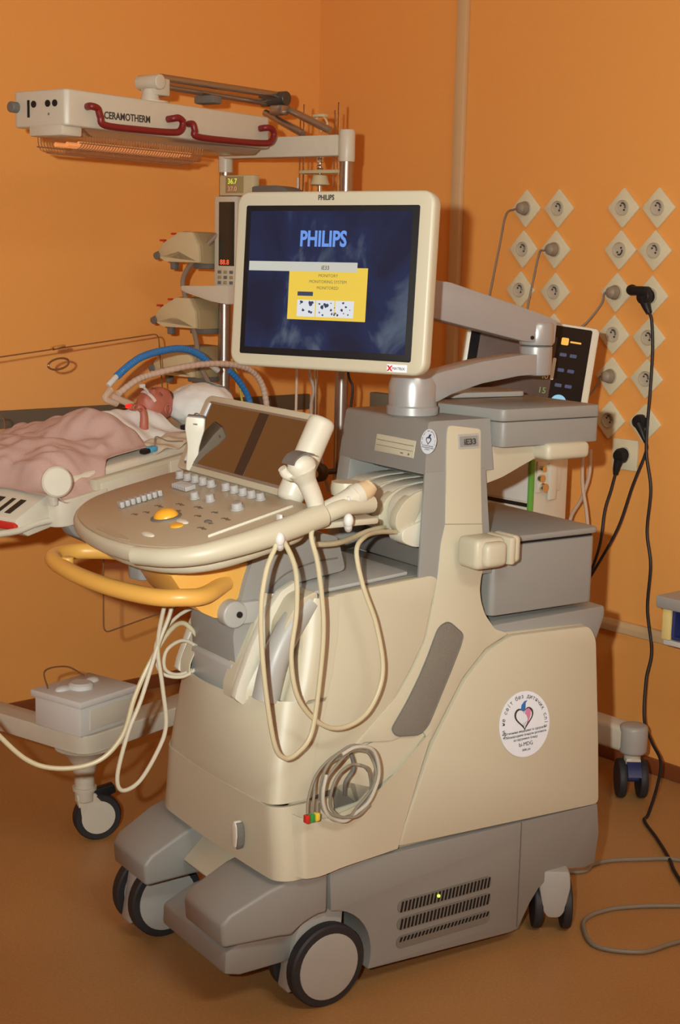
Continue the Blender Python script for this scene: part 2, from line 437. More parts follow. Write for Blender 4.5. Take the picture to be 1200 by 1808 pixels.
def rear_caster(px, py, rot):
    cf = MF @ Matrix.Translation((px, py, 0)) @ Matrix.Rotation(D2R(rot), 4, 'Z'); R = .055
    def fork(b):
        b.prism(roundpoly([(-.030, .145), (.030, .145), (.033, .11), (.022, .055), (.012, .042), (-.012, .042), (-.022, .055), (-.033, .11)], .008), -.052, .010, 'x', bev=.008)
    c = one(fork, 'caster', GREYL, UM, cf)
    for s in (-1, 1):
        one(lambda b: b.lathe([(.0005, -.009), (R*.96, -.009), (R, -.006), (R, .006), (R*.96, .009), (.0005, .009)], (0.0, s*.031, R), (0, 1, 0), 32), 'tyre', RUBBER, c, cf)
rear_caster(.597, .030, 55.84); rear_caster(.600, .45, 20)

def sstep(a, b, x):
    t = max(0, min(1, (x-a)/(b-a))); return t*t*(3-2*t)
# --- body core
core = [(-.02, .272), (.69, .266), (.700, .40), (.710, .60), (.697, .645), (.45, .655), (.42, .69), (.40, .75), (.385, .775), (.02, .752), (-.008, .742), (-.03, .62), (-.05, .5)]
U(lambda b: b.prism(core, .012, .488, bev=.01, ang=25, warp=WY), 'body_shell', CREAM)
# lower panel of the flank, with the accessory pocket
def flank(poly, th, out=0.0, r=.01, bev=.003, far=False):
    def fn(b):
        b.prism(roundpoly(poly, r), -out, th, bev=bev, warp=WY, ang=40)
        if far: b.prism(roundpoly(poly, r), .5-th, .5+out, bev=bev, warp=WY, ang=40)
    return fn
qp = [(.1585, .284), (.6905, .268), (.700, .40), (.7105, .615), (.695, .643), (.478, .650), (.418, .629), (.353, .578), (.262, .465)]
U(flank(qp, .03, .004, .014), 'rear_side_panel', CREAM)
U(flank(qp, .03, .004, .014), 'rear_side_panel', CREAM, fr=MF @ Matrix.Translation((0, .5, 0)) @ Matrix.Scale(-1, 4, (0, 1, 0)))
pk = [(-.097, .303), (-.090, .400), (-.055, .391), (-.013, .385), (.04, .388), (.091, .404), (.135, .424), (.174, .447), (.210, .474), (.236, .497), (.252, .490), (.240, .450), (.1545, .283), (.05, .277), (-.046, .2765), (-.085, .285)]
def lipz(x):
    P = [(-.092, .403), (-.070, .393), (-.044, .385), (-.006, .381), (.060, .392), (.121, .408), (.18, .436), (.232, .472), (.26, .492)]
    for (a, b_), (c, d) in zip(P, P[1:]):
        if x <= c: return b_+(d-b_)*(x-a)/(c-a)
    return P[-1][1]
def pocket(u, v):
    z0 = .2845-.008*math.exp(-((u-.25)/.2)**2)
    xr = .156
    x = -.092+(xr+.092)*u**1.1
    x2 = -.092+(.262+.092)*u**1.1
    zt = lipz(x2); z = z0+(zt-z0)*v; x = x+(x2-x)*v
    o = sstep(-.088, -.060, x)*(1-.9*sstep(.02, .24, x))
    return Vector(WY(x, -.003-.030*o*(1-.25*(1-v)), z))
U(lambda b: b.grid(pocket, 60, 14, .004), 'accessory_pocket', CREAM)
U(flank([(-.088, .390), (-.020, .375), (.08, .385), (.19, .43), (.255, .49), (.15, .497), (.07, .475), (.0, .445), (-.05, .422)], .004, -.009, .004, .0), 'pocket_recess', CREAM)
U(flank([(-.060, .392), (.0, .378), (.08, .385), (.115, .405), (.06, .425), (-.02, .412)], .004, -.0075, .004, .0), 'pocket_shade', GREYD)  # dark patch behind the coil paints the shade inside the pocket
colp = [(.350, 1.079), (.431, 1.068), (.424, .98), (.419, .88), (.421, .806), (.409, .775), (.403, .751), (.405, .725), (.413, .700), (.436, .668), (.472, .655), (.41, .634), (.345, .582), (.255, .470), (.236, .500), (.165, .487), (.10, .495), (.073, .489), (.13, .530), (.186, .571), (.225, .615), (.262, .668), (.288, .742), (.302, .790), (.314, .850), (.328, .886), (.334, .95), (.345, 1.06)]
def colm(b): b.prism(roundpoly(colp, .008), -.003, .030, bev=.004, warp=WY, ang=30)
cl = U(colm, 'side_column', CREAM)
U(colm, 'side_column', CREAM, fr=MF @ Matrix.Translation((0, .5, 0)) @ Matrix.Scale(-1, 4, (0, 1, 0)))
U(lambda b: b.prism([(.327, .886), (.42, .879), (.42, .881), (.327, .888)], -.0036, .001, warp=WY), 'column_seam', mat('seam_tan', (.33, .28, .2), .6), cl)
gp = [(.292, .690), (.318, .699), (.354, .668), (.345, .648), (.318, .604), (.252, .503), (.230, .489), (.175, .495), (.163, .510), (.203, .555), (.235, .597), (.258, .632)]
U(flank(gp, .01, .0055, .012, .001), 'speaker_grille', GRILLE, cl)
def gframe(b):
    P = roundpoly(gp, .012); c = [(p[0], -.0055, p[1]) for p in P]
    b.tube([WY(*p) for p in c]+[WY(*c[0])], .0013, 6, smooth=False)
U(gframe, 'grille_frame', GREYD, cl)
front_cover = [(-.035, .424), (-.06, .418), (-.055, .50), (-.025, .575), (.000, .64), (.014, .735), (.022, .764), (.06, .778), (.285, .790), (.300, .783), (.284, .742), (.258, .668), (.222, .618), (.183, .572), (.140, .530), (.117, .503), (.08, .478), (.044, .457), (.0, .438)]
U(flank(front_cover, .03, .0008, .012, .002), 'front_side_cover', CREAM)
U(flank(front_cover, .03, .006, .012, .005), 'front_side_cover', CREAM, fr=MF @ Matrix.Translation((0, .5, 0)) @ Matrix.Scale(-1, 4, (0, 1, 0)))
# badge on the column
def badgeframe(b): b.prism(rrect(.370, 1.031, .424, 1.060, .003), -.0065, .0, bev=.001, warp=WY)
bd = U(badgeframe, 'model_badge', GREYL)
def faceM(x, z, out=0.0, fr=MF):     # text plane on the near flank at (x, z): reads along +x, up along the leaning face
    y = K*(z-.27) - out
    up = Vector((0, K, 1)).normalized(); ex = Vector((1, 0, 0)); n = ex.cross(up)
    m = Matrix.Identity(4)
    for i in range(3): m[i][0] = ex[i]; m[i][1] = up[i]; m[i][2] = n[i]; m[i][3] = (x, y, z)[i]
    return m
U(lambda b: b.prism(rrect(.374, 1.035, .420, 1.056, .002), -.0072, .0, warp=WY), 'badge_plate', GREY, bd)
U(lambda b: b.text('iE33', .0165, faceM(.381, 1.040, .0078), .0004, bold=.0003, sx=1.1), 'lettering', INK, bd)
# round sticker on the flank, with clasped hands in a heart and its ring of words
def disc(x, z, r, out, rx=1): return lambda b: b.lathe([(.0001, 0), (r, 0), (r, .0004), (.0001, .0004)], (0, 0, 0), (0, 0, 1), 56, T=faceM(x, z, out))
SX, SZ, SR = .4965, .468, .0675
stk = U(disc(SX, SZ, SR, .0052), 'round_sticker', PAPER)
def ring_text(b, txt, r, size, a0, a1, x, z, out, sz=1):
    n = len(txt)
    for i, ch in enumerate(txt):
        if ch == ' ': continue
        a = D2R(a0+(a1-a0)*i/(n-1))
        b.text(ch, size, faceM(x, z, out) @ Matrix.Translation((r*math.cos(a), r*math.sin(a), 0)) @ Matrix.Rotation(a-PI/2, 4, 'Z'), .0002, 'CENTER')
U(lambda b: ring_text(b, 'Ми не світ без дитячих сліз', .0535, .0125, 196, -12, SX, SZ, .0060), 'sticker_ring_text', INK, stk)
def stext(b):
    for i, (t, s) in enumerate((('Вітчизняна медицина та здоров\'я', .0068), ('з Міжнародним фондом допомоги', .0068), ('за підтримки фонду', .0068), ('bi-MDG', .0115), ('2008 рік', .0062))):
        b.text(t, s, faceM(SX, SZ, .0060) @ Matrix.Translation((0, (-.0155, -.0235, -.0315, -.0445, -.0545)[i], 0)), .0002, 'CENTER')
U(stext, 'sticker_lines', INK, stk)
def heart(s=1, n=40):
    P = []
    for i in range(n):
        t = 2*PI*i/n; P.append((s*.021*math.sin(t)**3, s*.0016*(13*math.cos(t)-5*math.cos(2*t)-2*math.cos(3*t)-math.cos(4*t))*.85))
    return P
HT = faceM(SX-.001, SZ+.014, .0062)
def flat(poly, h=.0003): return lambda b: b.prism(poly, 0, h, 'z', T=HT)
U(flat(heart(1.22), .0001), 'heart_outline', INK, stk)
U(flat(heart(1.0), .0004), 'heart_white', PAPER, stk)
U(flat([(.002, .008), (.006, .0165), (.014, .0175), (.0185, .012), (.018, .004), (.011, -.010), (.006, -.014), (.009, -.004), (.006, .004)], .0006), 'heart_pink', mat('sticker_pink', (.62, .22, .38), .6), stk)
U(flat([(-.008, .0155), (-.005, .026), (.003, .033), (.011, .034), (.006, .029), (.005, .020), (.002, .012)], .0007), 'blue_shape', mat('sticker_blue', (.03, .16, .42), .6), stk)
def fingers(b):
    for i in range(4): b.prism([(-.006+i*.0038, -.012+i*.0012), (-.0052+i*.0038, -.012+i*.0012), (-.0010+i*.0030, -.0215+i*.003), (-.0018+i*.0030, -.0215+i*.003)], .0005, .0008, 'z', T=HT)
    b.prism([(.004, -.016), (.012, -.009), (.0135, -.011), (.002, -.0225)], .0005, .0008, 'z', T=HT)
U(fingers, 'finger_lines', INK, stk)

# --- front panels: lofted skins that bow forward
def xf(z):
    pts = [(.27, -.100), (.31, -.098), (.41, -.098), (.47, -.085), (.53, -.066), (.63, -.026), (.70, -.008), (.78, .004)]
    for (a, b_), (c, d) in zip(pts, pts[1:]):
        if z <= c: return b_+(d-b_)*(z-a)/(c-a)
    return pts[-1][1]
def pcen(z):
    return -.108-.012*max(0, min(1, (z-.40)/.19))
def bowf(z): return max(0.004, xf(z)-pcen(z))
def frontskin(z0, z1, y0=0., y1=.5, out=0., zdip=0., nz=10, ny=28, edge=True, depth=.09):
    def P(u, v):
        s = u*2-1 if edge else 0
        if edge:
            # plan outline: flank - rounded corner - bowed face
            L = u
            if L < .12: px, py = depth*(1-L/.12)+.022, .0
            elif L < .24: a = (L-.12)/.12*PI/2; px, py = .022*(1-math.sin(a)), .022*(1-math.cos(a))
            elif L > .88: px, py = depth*((L-.88)/.12)+.085, .5
            elif L > .66: a = (.88-L)/.22*PI/2; px, py = .085*(1-math.sin(a)), .5-.085*(1-math.cos(a))
            else: py = .022+(L-.24)/.42*.393; px = 0
        else: py = y0+(y1-y0)*u; px = 0
        bow = -bowf(z0+(z1-z0)*v)*math.sin(PI*min(1, max(0, py/.5)))**.7
        if not edge: px = 0
        dip = -zdip*math.sin(PI*py/.5)
        z = z0 + (z1-z0)*v + dip*(1-v)
        return WY(xf(z)-out+px+bow, py, z)
    return P
U(lambda b: b.grid(frontskin(.272, .408, out=-.002, zdip=0), 60, 8, .012), 'lower_front_cover', CREAM)
def upper_front(b):
    b.grid(frontskin(.412, .592, out=.004, zdip=.014, depth=.05), 60, 10, .003)
uf = U(upper_front, 'front_cover', CREAM)
# upper cheeks either side of the lift column
def cheek(y0, y1, z0=.585, z1=.775):
    def P(u, v):
        z = z0+(z1-z0)*v
        flap = (.2-u)/.2 if y0 == 0 else (u-.8)/.2
        t = (u-.2)/.8 if y0 == 0 else u/.8
        if flap > 0: return WY(xf(z)-.004+.022+.045*flap, 0. if y0 == 0 else .5, z)
        y = y0+(y1-y0)*t
        e = min(abs(y), abs(.5-y)); c = .022*(max(0, 1-e/.03)**2)
        inner = -.120+.077*min(1, max(0, (z-.606)/.164))**1.1
        if z < .606: inner = pcen(z)
        s = max(0, min(1, (e-.02)/.10)); s = s*s*(3-2*s)
        xe = xf(z)-.004+c
        gr = .018*math.sin(PI*max(0, min(1, (e-.03)/.085)))
        return WY(xe+(inner-xe)*s+gr, y, z)
    return P
U(lambda b: b.grid(cheek(.0, .165), 40, 16, .003), 'front_cheek', CREAM); U(lambda b: b.grid(cheek(.335, .5), 40, 16, .003), 'front_cheek', CREAM)
def blade(y0, y1):      # pale curved blade beside the lift column
    P = [(-.128, .590), (-.122, .612), (-.094, .682), (-.060, .748), (-.030, .784), (.004, .800), (.004, .772), (-.018, .755), (-.046, .716), (-.076, .650), (-.095, .590), (-.11, .575)]
    return lambda b: b.prism(roundpoly(P, .004), y0, y1, bev=.003)
U(blade(.128, .146), 'front_blade', IVORY); U(blade(.354, .372), 'front_blade', IVORY)
U(lambda b: b.tube([(.012, .100, .765), (-.026, .098, .725), (-.062, .095, .665), (-.082, .095, .59)], .026, 16), 'cable_channel', GREYL)
U(lambda b: b.prism(roundpoly([(.02, .79), (-.022, .776), (-.052, .728), (-.052, .700), (.02, .70)], .012), .080, .130, bev=.006), 'channel_cover', CREAM)
U(lambda b: b.prism(roundpoly([(.108, .305), (.122, .305), (.126, .33), (.124, .352), (.114, .358), (.106, .35), (.104, .33)], .005), -.136, -.12, 'x', bev=.003), 'front_latch', IVORY)
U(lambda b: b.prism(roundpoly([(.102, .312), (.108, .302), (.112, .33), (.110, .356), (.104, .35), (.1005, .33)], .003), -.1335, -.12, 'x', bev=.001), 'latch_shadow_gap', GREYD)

# --- deck and lift column
U(lambda b: b.prism([(-.012, .768), (.305, .792), (.305, .77), (-.012, .745)], .035, .465, bev=.003, warp=WY), 'deck', GREY)
def deckin(b):
    b.prism([(.02, .772), (.25, .789), (.25, .797), (.02, .780)], .11, .39, bev=.003)
U(deckin, 'deck_tray', GREYL)
lift = [(-.098, .570), (-.112, .70), (-.100, .742), (-.085, .80), (-.060, .868), (.06, .884), (.12, .868), (.14, .80), (-.005, .782), (-.045, .735), (-.075, .665), (-.092, .560)]
lf = U(lambda b: b.prism(roundpoly(lift, .012), .166, .334, bev=.008), 'lift_column', GREY)
U(lambda b: b.prism(roundpoly([(-.110, .575), (-.113, .640), (-.103, .648), (-.085, .65), (-.085, .575)], .006), .172, .328, bev=.008), 'lower_lift_cover', GREYL, lf)
U(lambda b: b.cyl((-.112, .155, .742), (-.112, .19, .742), .026, bev=.004).box((-.11, .156, .72), (-.055, .18, .765), .008), 'hinge_plate', GREYL, lf)
U(lambda b: b.cyl((-.105, .152, .742), (-.105, .156, .742), .006), 'bolt', BLACK, lf)
U(lambda b: b.tube([(-.095, .1655, .655), (-.052, .1655, .745), (-.01, .1655, .80), (.06, .1655, .822), (.12, .1655, .826)], .0015, 6), 'column_seam', GREYD, lf)
# yellow lever bracket and steering handle
br = [(-.235, .826), (-.064, .834), (-.062, .812), (-.095, .765), (-.118, .738), (-.140, .733), (-.170, .748), (-.2, .775)]
U(lambda b: b.prism(roundpoly(br, .006), .18, .335, bev=.006), 'lift_bracket', YEL)
def handle(b):
    z = .787
    pts = [(-.115, .19, .797), (-.18, .155, z), (-.225, .160, z), (-.262, .20, z-.002), (-.300, .30, z), (-.318, .42, z+.004), (-.312, .53, z+.008), (-.285, .575, z+.010), (-.225, .585, z+.010), (-.15, .52, z+.01), (-.10, .40, z+.008), (-.09, .32, z+.008)]
    b.tube(pts, .0165, 16)
U(handle, 'steering_handle', YEL)
U(lambda b: b.cyl((-.305, .48, .782), (-.305, .48, .812), .012, bev=.003), 'handle_button', YEL)
U(lambda b: b.prism(roundpoly([(-.215, .34), (-.16, .34), (-.15, .40), (-.20, .41), (-.225, .38)], .012), .78, .84, 'z', bev=.004), 'swivel_post', GREY)
U(lambda b: b.box((-.19, .325, .775), (-.165, .343, .80), .004), 'post_latch', NAVY)

# --- control panel (K frame: x up the slope, y to the left, z off the surface)
rim = [(.225, .360), (.06, .352), (.0, .338), (-.048, .300), (-.085, .235), (-.108, .15), (-.118, .05), (-.112, -.05), (-.090, -.125), (-.055, -.180), (.0, -.208), (.08, -.212), (.225, -.196)]
RIM = roundpoly(rim, .05, 6)
cp = one(lambda b: b.prism(RIM, -.036, -.004, 'z', bev=.013, seg=4, ang=30), 'control_panel', CREAM, UM, KF)
def scaled(P, s, cx=.06, cy=.07): return [(cx+(p[0]-cx)*s, cy+(p[1]-cy)*s) for p in P]
one(lambda b: b.prism(scaled(RIM, .86, .09, .06), -.062, -.034, 'z', bev=.012, seg=3, ang=30), 'panel_underside', CREAM, cp, KF)
one(lambda b: b.prism(scaled(RIM, .945), -.006, -.0005, 'z', bev=.002, ang=30), 'key_surface', TAN, cp, KF)
one(lambda b: b.prism(roundpoly([(-.095, .10), (-.10, .0), (-.092, -.04), (-.085, 0), (-.085, .10)], .006), -.002, .0008, 'z'), 'front_lip', TAN, cp, KF)
# right-hand rail of the panel
one(lambda b: b.tube([(-.105, -.075, -.017), (-.075, -.138, -.018), (-.035, -.176, -.018), (.02, -.194, -.017), (.10, -.200, -.016), (.215, -.190, -.014)], lambda t: .016+.006*t, 16), 'side_rail', CREAM, cp, KF)
one(lambda b: b.prism([(.006, -.150), (.186, -.130), (.190, -.136), (.0, -.157)], -.001, .004, 'z', bev=.001), 'edge_trim', IVORY, cp, KF)
def knob(u, v, r=.0095, h=.014):
    one(lambda b: b.lathe([(r*1.1, 0), (r*1.1, .002), (r*.92, .003), (r*.85, h*.9), (r*.7, h), (.0002, h)], (u, v, 0), (0, 0, 1), 18), 'knob', KNOB, cp, KF)
for i in range(5): knob(.178, .277-.0325*i)
for i in range(5): knob(.182, .095-.0325*i)
knob(.114, .098); knob(.122, .052); knob(.132, -.034, .011, .010); knob(.122, -.050, .012, .013)
for i in range(8):
    u, v = .0+.012*i, .186+.0005*i
    one(lambda b: b.prism(rrect(u-.0048, v-.009, u+.0048, v+.009, .003), 0, .012, 'z', bev=.002), 'toggle_key', KNOB, cp, KF)
one(lambda b: [b.box((.128+.0*i, .165+.0075*i-.003, 0), (.152, .165+.0075*i+.003, .009), .0012) for i in range(8)], 'slider_bank', KNOB, cp, KF)
one(lambda b: b.lathe([(.029, -.001), (.029, .002), (.024, .003), (.0002, .003)], (.018, .034, 0), (0, 0, 1), 32), 'trackball_ring', GREYD, cp, KF)
one(lambda b: b.ball((.018, .034, .001), (.0235, .0235, .016)), 'trackball', ORANGE, cp, KF)
one(lambda b: b.ball((.003, -.035, .0), (.0125, .015, .004)), 'select_button', ORANGE, cp, KF)
one(lambda b: b.ball((.022, -.022, .0), (.008, .020, .004)), 'select_button', IVORY, cp, KF)
one(lambda b: b.ball((-.055, -.035, .0), (.008, .022, .004)), 'palm_button', IVORY, cp, KF)
random.seed(3)
for (u0, v0, n) in ((.045, .13, 4), (.075, .10, 4), (.05, .06, 3), (.085, .045, 4), (.055, -.01, 3), (.085, -.02, 3), (.045, -.065, 4), (.075, -.075, 4), (.02, -.085, 4), (.01, .11, 3), (-.01, .12, 3), (.045, .215, 6), (.08, .225, 5)):
    def strip(b):
        for i in range(n-1):
            a = (u0+.006*(i % 2), v0-.0085*i); c = (u0+.006*((i+1) % 2), v0-.0085*(i+1))
            b.box((min(a[0], c[0])+.001, c[1]+.001, -.001), (max(a[0], c[0])-.0015, a[1]+.0005, .0004)); b.box((a[0]-.0016, a[1]-.0025, -.001), (a[0]+.0012, a[1]+.0015, .0006))
    one(strip, 'key_strip', BROWNINK, cp, KF)
one(lambda b: b.ball((.05, -.068, 0), (.006, .011, .003)), 'dark_key', GREYD, cp, KF)
# tilted touch screen
ts_p = roundpoly([(.0, -.075), (.168, -.078), (.168, .352), (.158, .366), (.0, .366)], [.01, .02, .02, .02, .012])
ts = one(lambda b: b.prism(ts_p, -.026, .0, 'z', bev=.006, seg=3), 'touch_screen', CREAM, UM, TF)
one(lambda b: b.prism(rrect(.013, -.043, .155, .342, .006), -.001, .0008, 'z', bev=.0006), 'screen_surround', mat('surround_taupe', (.22, .16, .12), .35), ts, TF)
one(lambda b: b.prism(rrect(.019, -.036, .150, .333, .003), -.001, .0014, 'z'), 'touch_glass', LCD, ts, TF)
one(lambda b: b.prism(rrect(.019, .100, .150, .135, .001), .0012, .0018, 'z'), 'reflected_dark_band', mat('dark_band', (.012, .013, .018), .15, var=0), ts, TF)  # dark stripe of the room's reflection, painted onto the glass
one(lambda b: b.prism(rrect(.019, .3325, .150, .3385, .0015), -.001, .004, 'z'), 'edge_reflection', PAPER, ts, TF)  # white strip paints the bright reflection along the left edge
one(lambda b: b.cyl((-.004, -.066, -.010), (.166, -.068, -.010), .026, bev=.012, n=28), 'side_roll', IVORY, ts, TF)
one(lambda b: b.box((-.03, -.03, -.024), (.02, .30, -.006), .006), 'screen_hinge', CREAM, ts, TF)
# probe holder arm behind the panel
def holder(b):
    b.tube([(-.03, .025, .935), (.03, .02, .955), (.10, .03, .955)], .017, 12)
    b.lathe([(.018, 0), (.028, 0), (.030, .012), (.028, .024), (.018, .024)], (.085, .09, .965), (0, 0, 1), 24)
    b.box((-.02, .03, .915), (.12, .17, .928), .005)
U(holder, 'probe_rack', CREAM)
def hook(b, x, y, z):
    b.box((x, y, z), (x+.006, y+.014, z+.05), .002); b.tube([(x+.003, y+.007, z), (x-.004, y-.008, z-.006), (x-.012, y-.020, z), (x-.014, y-.023, z+.014)], .007, 10)
    b.ball((x-.014, y-.023, z+.012), (.009, .009, .013))
U(lambda b: hook(b, -.112, .005, .905), 'cable_hook', WHITE)
U(lambda b: hook(b, .035, .01, .925), 'cable_hook', WHITE)

# --- tower
def fx(z): return .256+(z-.789)*.157
twf = roundpoly([(fx(.985), .985), (fx(1.088), 1.088), (.46, 1.088), (.46, .985)], [.002, .010, .004, .002])
def tower(b):
    def TW(x, y, z):
        n = K*(z-.27)*1.0
        return (x, y+n*max(0, 1-y/.25), z)
    b.prism(twf, 0.004, .415, bev=.006, warp=TW, ang=30)
    side = [(fx(.78), .78), (fx(.99), .99), (.44, .99), (.44, .78)]
    b.prism(side, .002, .014, bev=.002, warp=WY); b.prism(side, .372, .415, bev=.003)
    b.prism([(.375, .78), (.385, .99), (.44, .99), (.44, .78)], .03, .41, warp=TW)
tw = U(tower, 'connector_tower', GREY)
U(lambda b: b.box((.345, .115, .968), (.36, .385, .988), .004), 'bay_lip', GREYD, tw)
U(lambda b: b.prism([(.31, .79), (.375, .79), (.375, .86), (.33, .86)], .12, .37, bev=.004), 'connector_shelf', GREYD, tw)
def onface(y, z, out=0):    # frame on the tower's leaning front face: x to the viewer's right (-y), y up
    n = Vector((-1, 0, .157)).normalized(); ex = Vector((0, -1, 0)); up = n.cross(ex)
    m = Matrix.Identity(4)
    p = Vector((fx(z), y, z)) + n*out
    for i in range(3): m[i][0] = ex[i]; m[i][1] = up[i]; m[i][2] = n[i]; m[i][3] = p[i]
    return m
dr = U(lambda b: b.prism(rrect(0, 0, .133, .035, .001), -.001, .0012, 'z', bev=.0005, T=onface(.291, 1.012)), 'disc_drive', CREAM, tw)
def drl(b):
    T = onface(.291, 1.012)
    b.box((.004, .0235, .001), (.129, .0245, .0019), T=T); b.box((.004, .013, .001), (.129, .0138, .0019), T=T)
    b.cyl((.117, .006, 0), (.117, .006, .002), .0022, T=T); b.box((.09, .005, 0), (.098, .007, .0018), T=T)
U(drl, 'drive_slots', BROWNINK, dr)
SM = onface(.117, 1.050, .0012)
s2 = U(lambda b: b.lathe([(.0001, 0), (.0245, 0), (.0245, .0005), (.0001, .0005)], (0, 0, 0), (0, 0, 1), 40, T=SM), 'round_sticker', PAPER, tw)
def s2ink(b):
    b.prism(heart(.40), .0005, .0008, 'z', T=SM @ Matrix.Translation((0, .002, 0)))
    b.prism([(-.004, .006), (0, .014), (.006, .015), (.003, .008)], .0005, .0008, 'z', T=SM)
    for i, ch in enumerate('Ми не світ без дитячих сліз'):
        if ch != ' ':
            a = D2R(196-208*i/26); b.text(ch, .0045, SM @ Matrix.Translation((.0195*math.cos(a), .0195*math.sin(a), .0006)) @ Matrix.Rotation(a-PI/2, 4, 'Z'), .0001, 'CENTER')
    for j in range(3): b.text(('Вітчизняна медицина', 'з Міжнародним фондом', 'допомоги')[j], .0034, SM @ Matrix.Translation((0, -.0095-.0036*j, .0006)), .0001, 'CENTER')
U(s2ink, 'sticker_print', mat('navy_ink', (.03, .04, .12), .6), s2)
U(lambda b: b.prism(heart(.26), .0008, .001, 'z', T=SM @ Matrix.Translation((0, .002, 0))), 'sticker_heart', PAPER, s2)
# cup holder on the column
def cup(b):
    b.box((.340, .010, .806), (.415, .075, .868), .012, 3); b.box((.352, -.006, .812), (.408, .03, .862), .012, 3)
    b.box((.415, .0, .812), (.432, .075, .868), .006); b.box((.432, .010, .812), (.455, .080, .868), .010, 3)
U(cup, 'clip_holder', CREAM)
# rear shelf bracket, boxes, ledge
brk = [(.42, 1.07), (.47, 1.05), (.72, 1.035), (.715, 1.022), (.66, 1.016), (.60, 1.004), (.55, .985), (.50, .965), (.46, .955), (.42, .950)]
U(lambda b: b.prism(roundpoly(brk, .01), .13, .37, bev=.012), 'shelf_bracket', CREAM)
U(lambda b: b.box((.580, .085, .998), (.700, .16, 1.034), .012, 4), 'rear_grip', CREAM)
ub = U(lambda b: b.prism(roundpoly([(.470, .1), (.735, .1), (.735, .42), (.445, .42), (.445, .29)], .012), 1.030, 1.0815, 'z', bev=.003), 'upper_tray_box', GREY)
U(lambda b: b.prism(roundpoly([(.469, .099), (.736, .099), (.736, .421), (.42, .421), (.42, .29)], .012), 1.0825, 1.108, 'z', bev=.004), 'tray_lid', GREY, ub)
U(lambda b: b.prism(roundpoly([(.72, .415), (.43, .42), (.43, .33), (.70, .30)], .01), 1.1085, 1.120, 'z', bev=.003), 'lid_ridge', GREYL, ub)
lb = U(lambda b: b.prism(roundpoly([(.440, .08), (.722, .08), (.722, .42), (.440, .42)], .014), .688, .832, 'z', bev=.004), 'lower_storage_box', GREY)
U(lambda b: b.prism(roundpoly([(.434, .074), (.726, .074), (.726, .426), (.434, .426)], .016), .8385, .852, 'z', bev=.004), 'box_lid', GREY, lb)
U(lambda b: b.box((.446, .086, .831), (.716, .414, .8395)), 'lid_gap', BLACK, lb)
U(lambda b: b.prism([(.44, .640), (.44, .672), (.755, .677), (.758, .655), (.735, .60), (.735, .30), (.70, .28), (.68, .62)], .075, .425, bev=.006, ang=30), 'rear_ledge', GREY)

# --- monitor arm
U(lambda b: b.lathe([(.048, 1.086), (.053, 1.09), (.053, 1.105), (.0495, 1.108), (.0495, 1.150), (.044, 1.166), (.02, 1.172), (.0001, 1.172)], (.352, .248, 0), (0, 0, 1), 40), 'arm_base', SILVER)
def lowarm(b):
    P = [(.335, 1.118), (.335, 1.164), (.40, 1.178), (.50, 1.196), (.60, 1.207), (.665, 1.208), (.665, 1.165), (.60, 1.163), (.50, 1.150), (.42, 1.130), (.385, 1.116)]
    b.prism(roundpoly(P, .006), -.028, .028, bev=.006, T=Matrix.Translation((0, .235, 0)))
lw = U(lowarm, 'lower_monitor_arm', SILVER)
U(lambda b: b.lathe([(.022, 1.160), (.033, 1.163), (.035, 1.168), (.035, 1.222), (.030, 1.225), (.0001, 1.225)], (.668, .235, 0), (0, 0, 1), 36), 'knee_joint', SILVER, lw)
def uparm(b):
    # runs from the knee back towards the rear of the monitor
    b.prism(roundpoly([(-.03, 1.227), (-.034, 1.278), (.0, 1.290), (.06, 1.306), (.26, 1.357), (.45, 1.372), (.45, 1.300), (.30, 1.285), (.06, 1.236)], .008), -.026, .026, bev=.006, T=Matrix.Translation((.668, .235, 0)) @ Matrix.Rotation(PI, 4, 'Z'))
ua = U(uparm, 'upper_monitor_arm', SILVER)
U(lambda b: b.lathe([(.035, 1.2265), (.0365, 1.230), (.0365, 1.268), (.033, 1.274), (.0001, 1.275)], (.668, .235, 0), (0, 0, 1), 36), 'joint_cap', SILVER, ua)
U(lambda b: b.cyl((.632, .206, 1.243), (.632, .21, 1.243), .004), 'screw', BLACK, ua)
U(lambda b: b.lathe([(.03, 1.292), (.036, 1.30), (.036, 1.33), (.0001, 1.33)], (.24, .235, 0), (0, 0, 1), 24).cyl((.24, .235, 1.345), (.16, .215, 1.355), .03), 'tilt_joint', GREYD)
# --- monitor
mo = one(lambda b: b.prism(rrect(-.2145, -.1665, .2185, .1695, .026, 6), -.030, .0, 'z', bev=.007, seg=3).prism(rrect(-.17, -.13, .17, .13, .03), -.055, -.028, 'z', bev=.015, seg=3), 'monitor', CREAM, UM, MON)
one(lambda b: b.prism(rrect(-.190, -.1425, .190, .1425, .004), -.002, .0012, 'z', bev=.0005), 'bezel', BLACK, mo, MON)
scr = one(lambda b: b.prism(rrect(-.1785, -.1290, .1765, .1320, .001), .0, .0017, 'z'), 'screen', PICT, mo, MON)
def ms(fn, name, m): return one(fn, name, m, mo, MON)
TT = Matrix.Translation
ms(lambda b: b.text('PHILIPS', .0405, TT((-.0635, .0665, .0019)), .0002, bold=.0012, sx=.80), 'logo_lettering', G_LOGO)
ms(lambda b: b.prism(rrect(-.1765, .0185, .0665, .0365, .0006), .0018, .0021, 'z'), 'title_bar', G_GREY)
ms(lambda b: b.text('iE33', .0105, TT((-.012, .0225, .0022)), .0001, bold=.0002), 'title_text', G_INK)
ms(lambda b: b.prism(rrect(-.083, -.0725, .0895, .0265, .0005), .0017, .0019, 'z'), 'yellow_window', G_YEL)
ms(lambda b: [b.text(t, .0082, TT((.004, y, .0020)), .0001, 'CENTER') for t, y in (('MONITORY', .0085), ('MONITORING SYSTEM', -.003), ('MONITORED', -.0145))], 'window_text', G_INK)
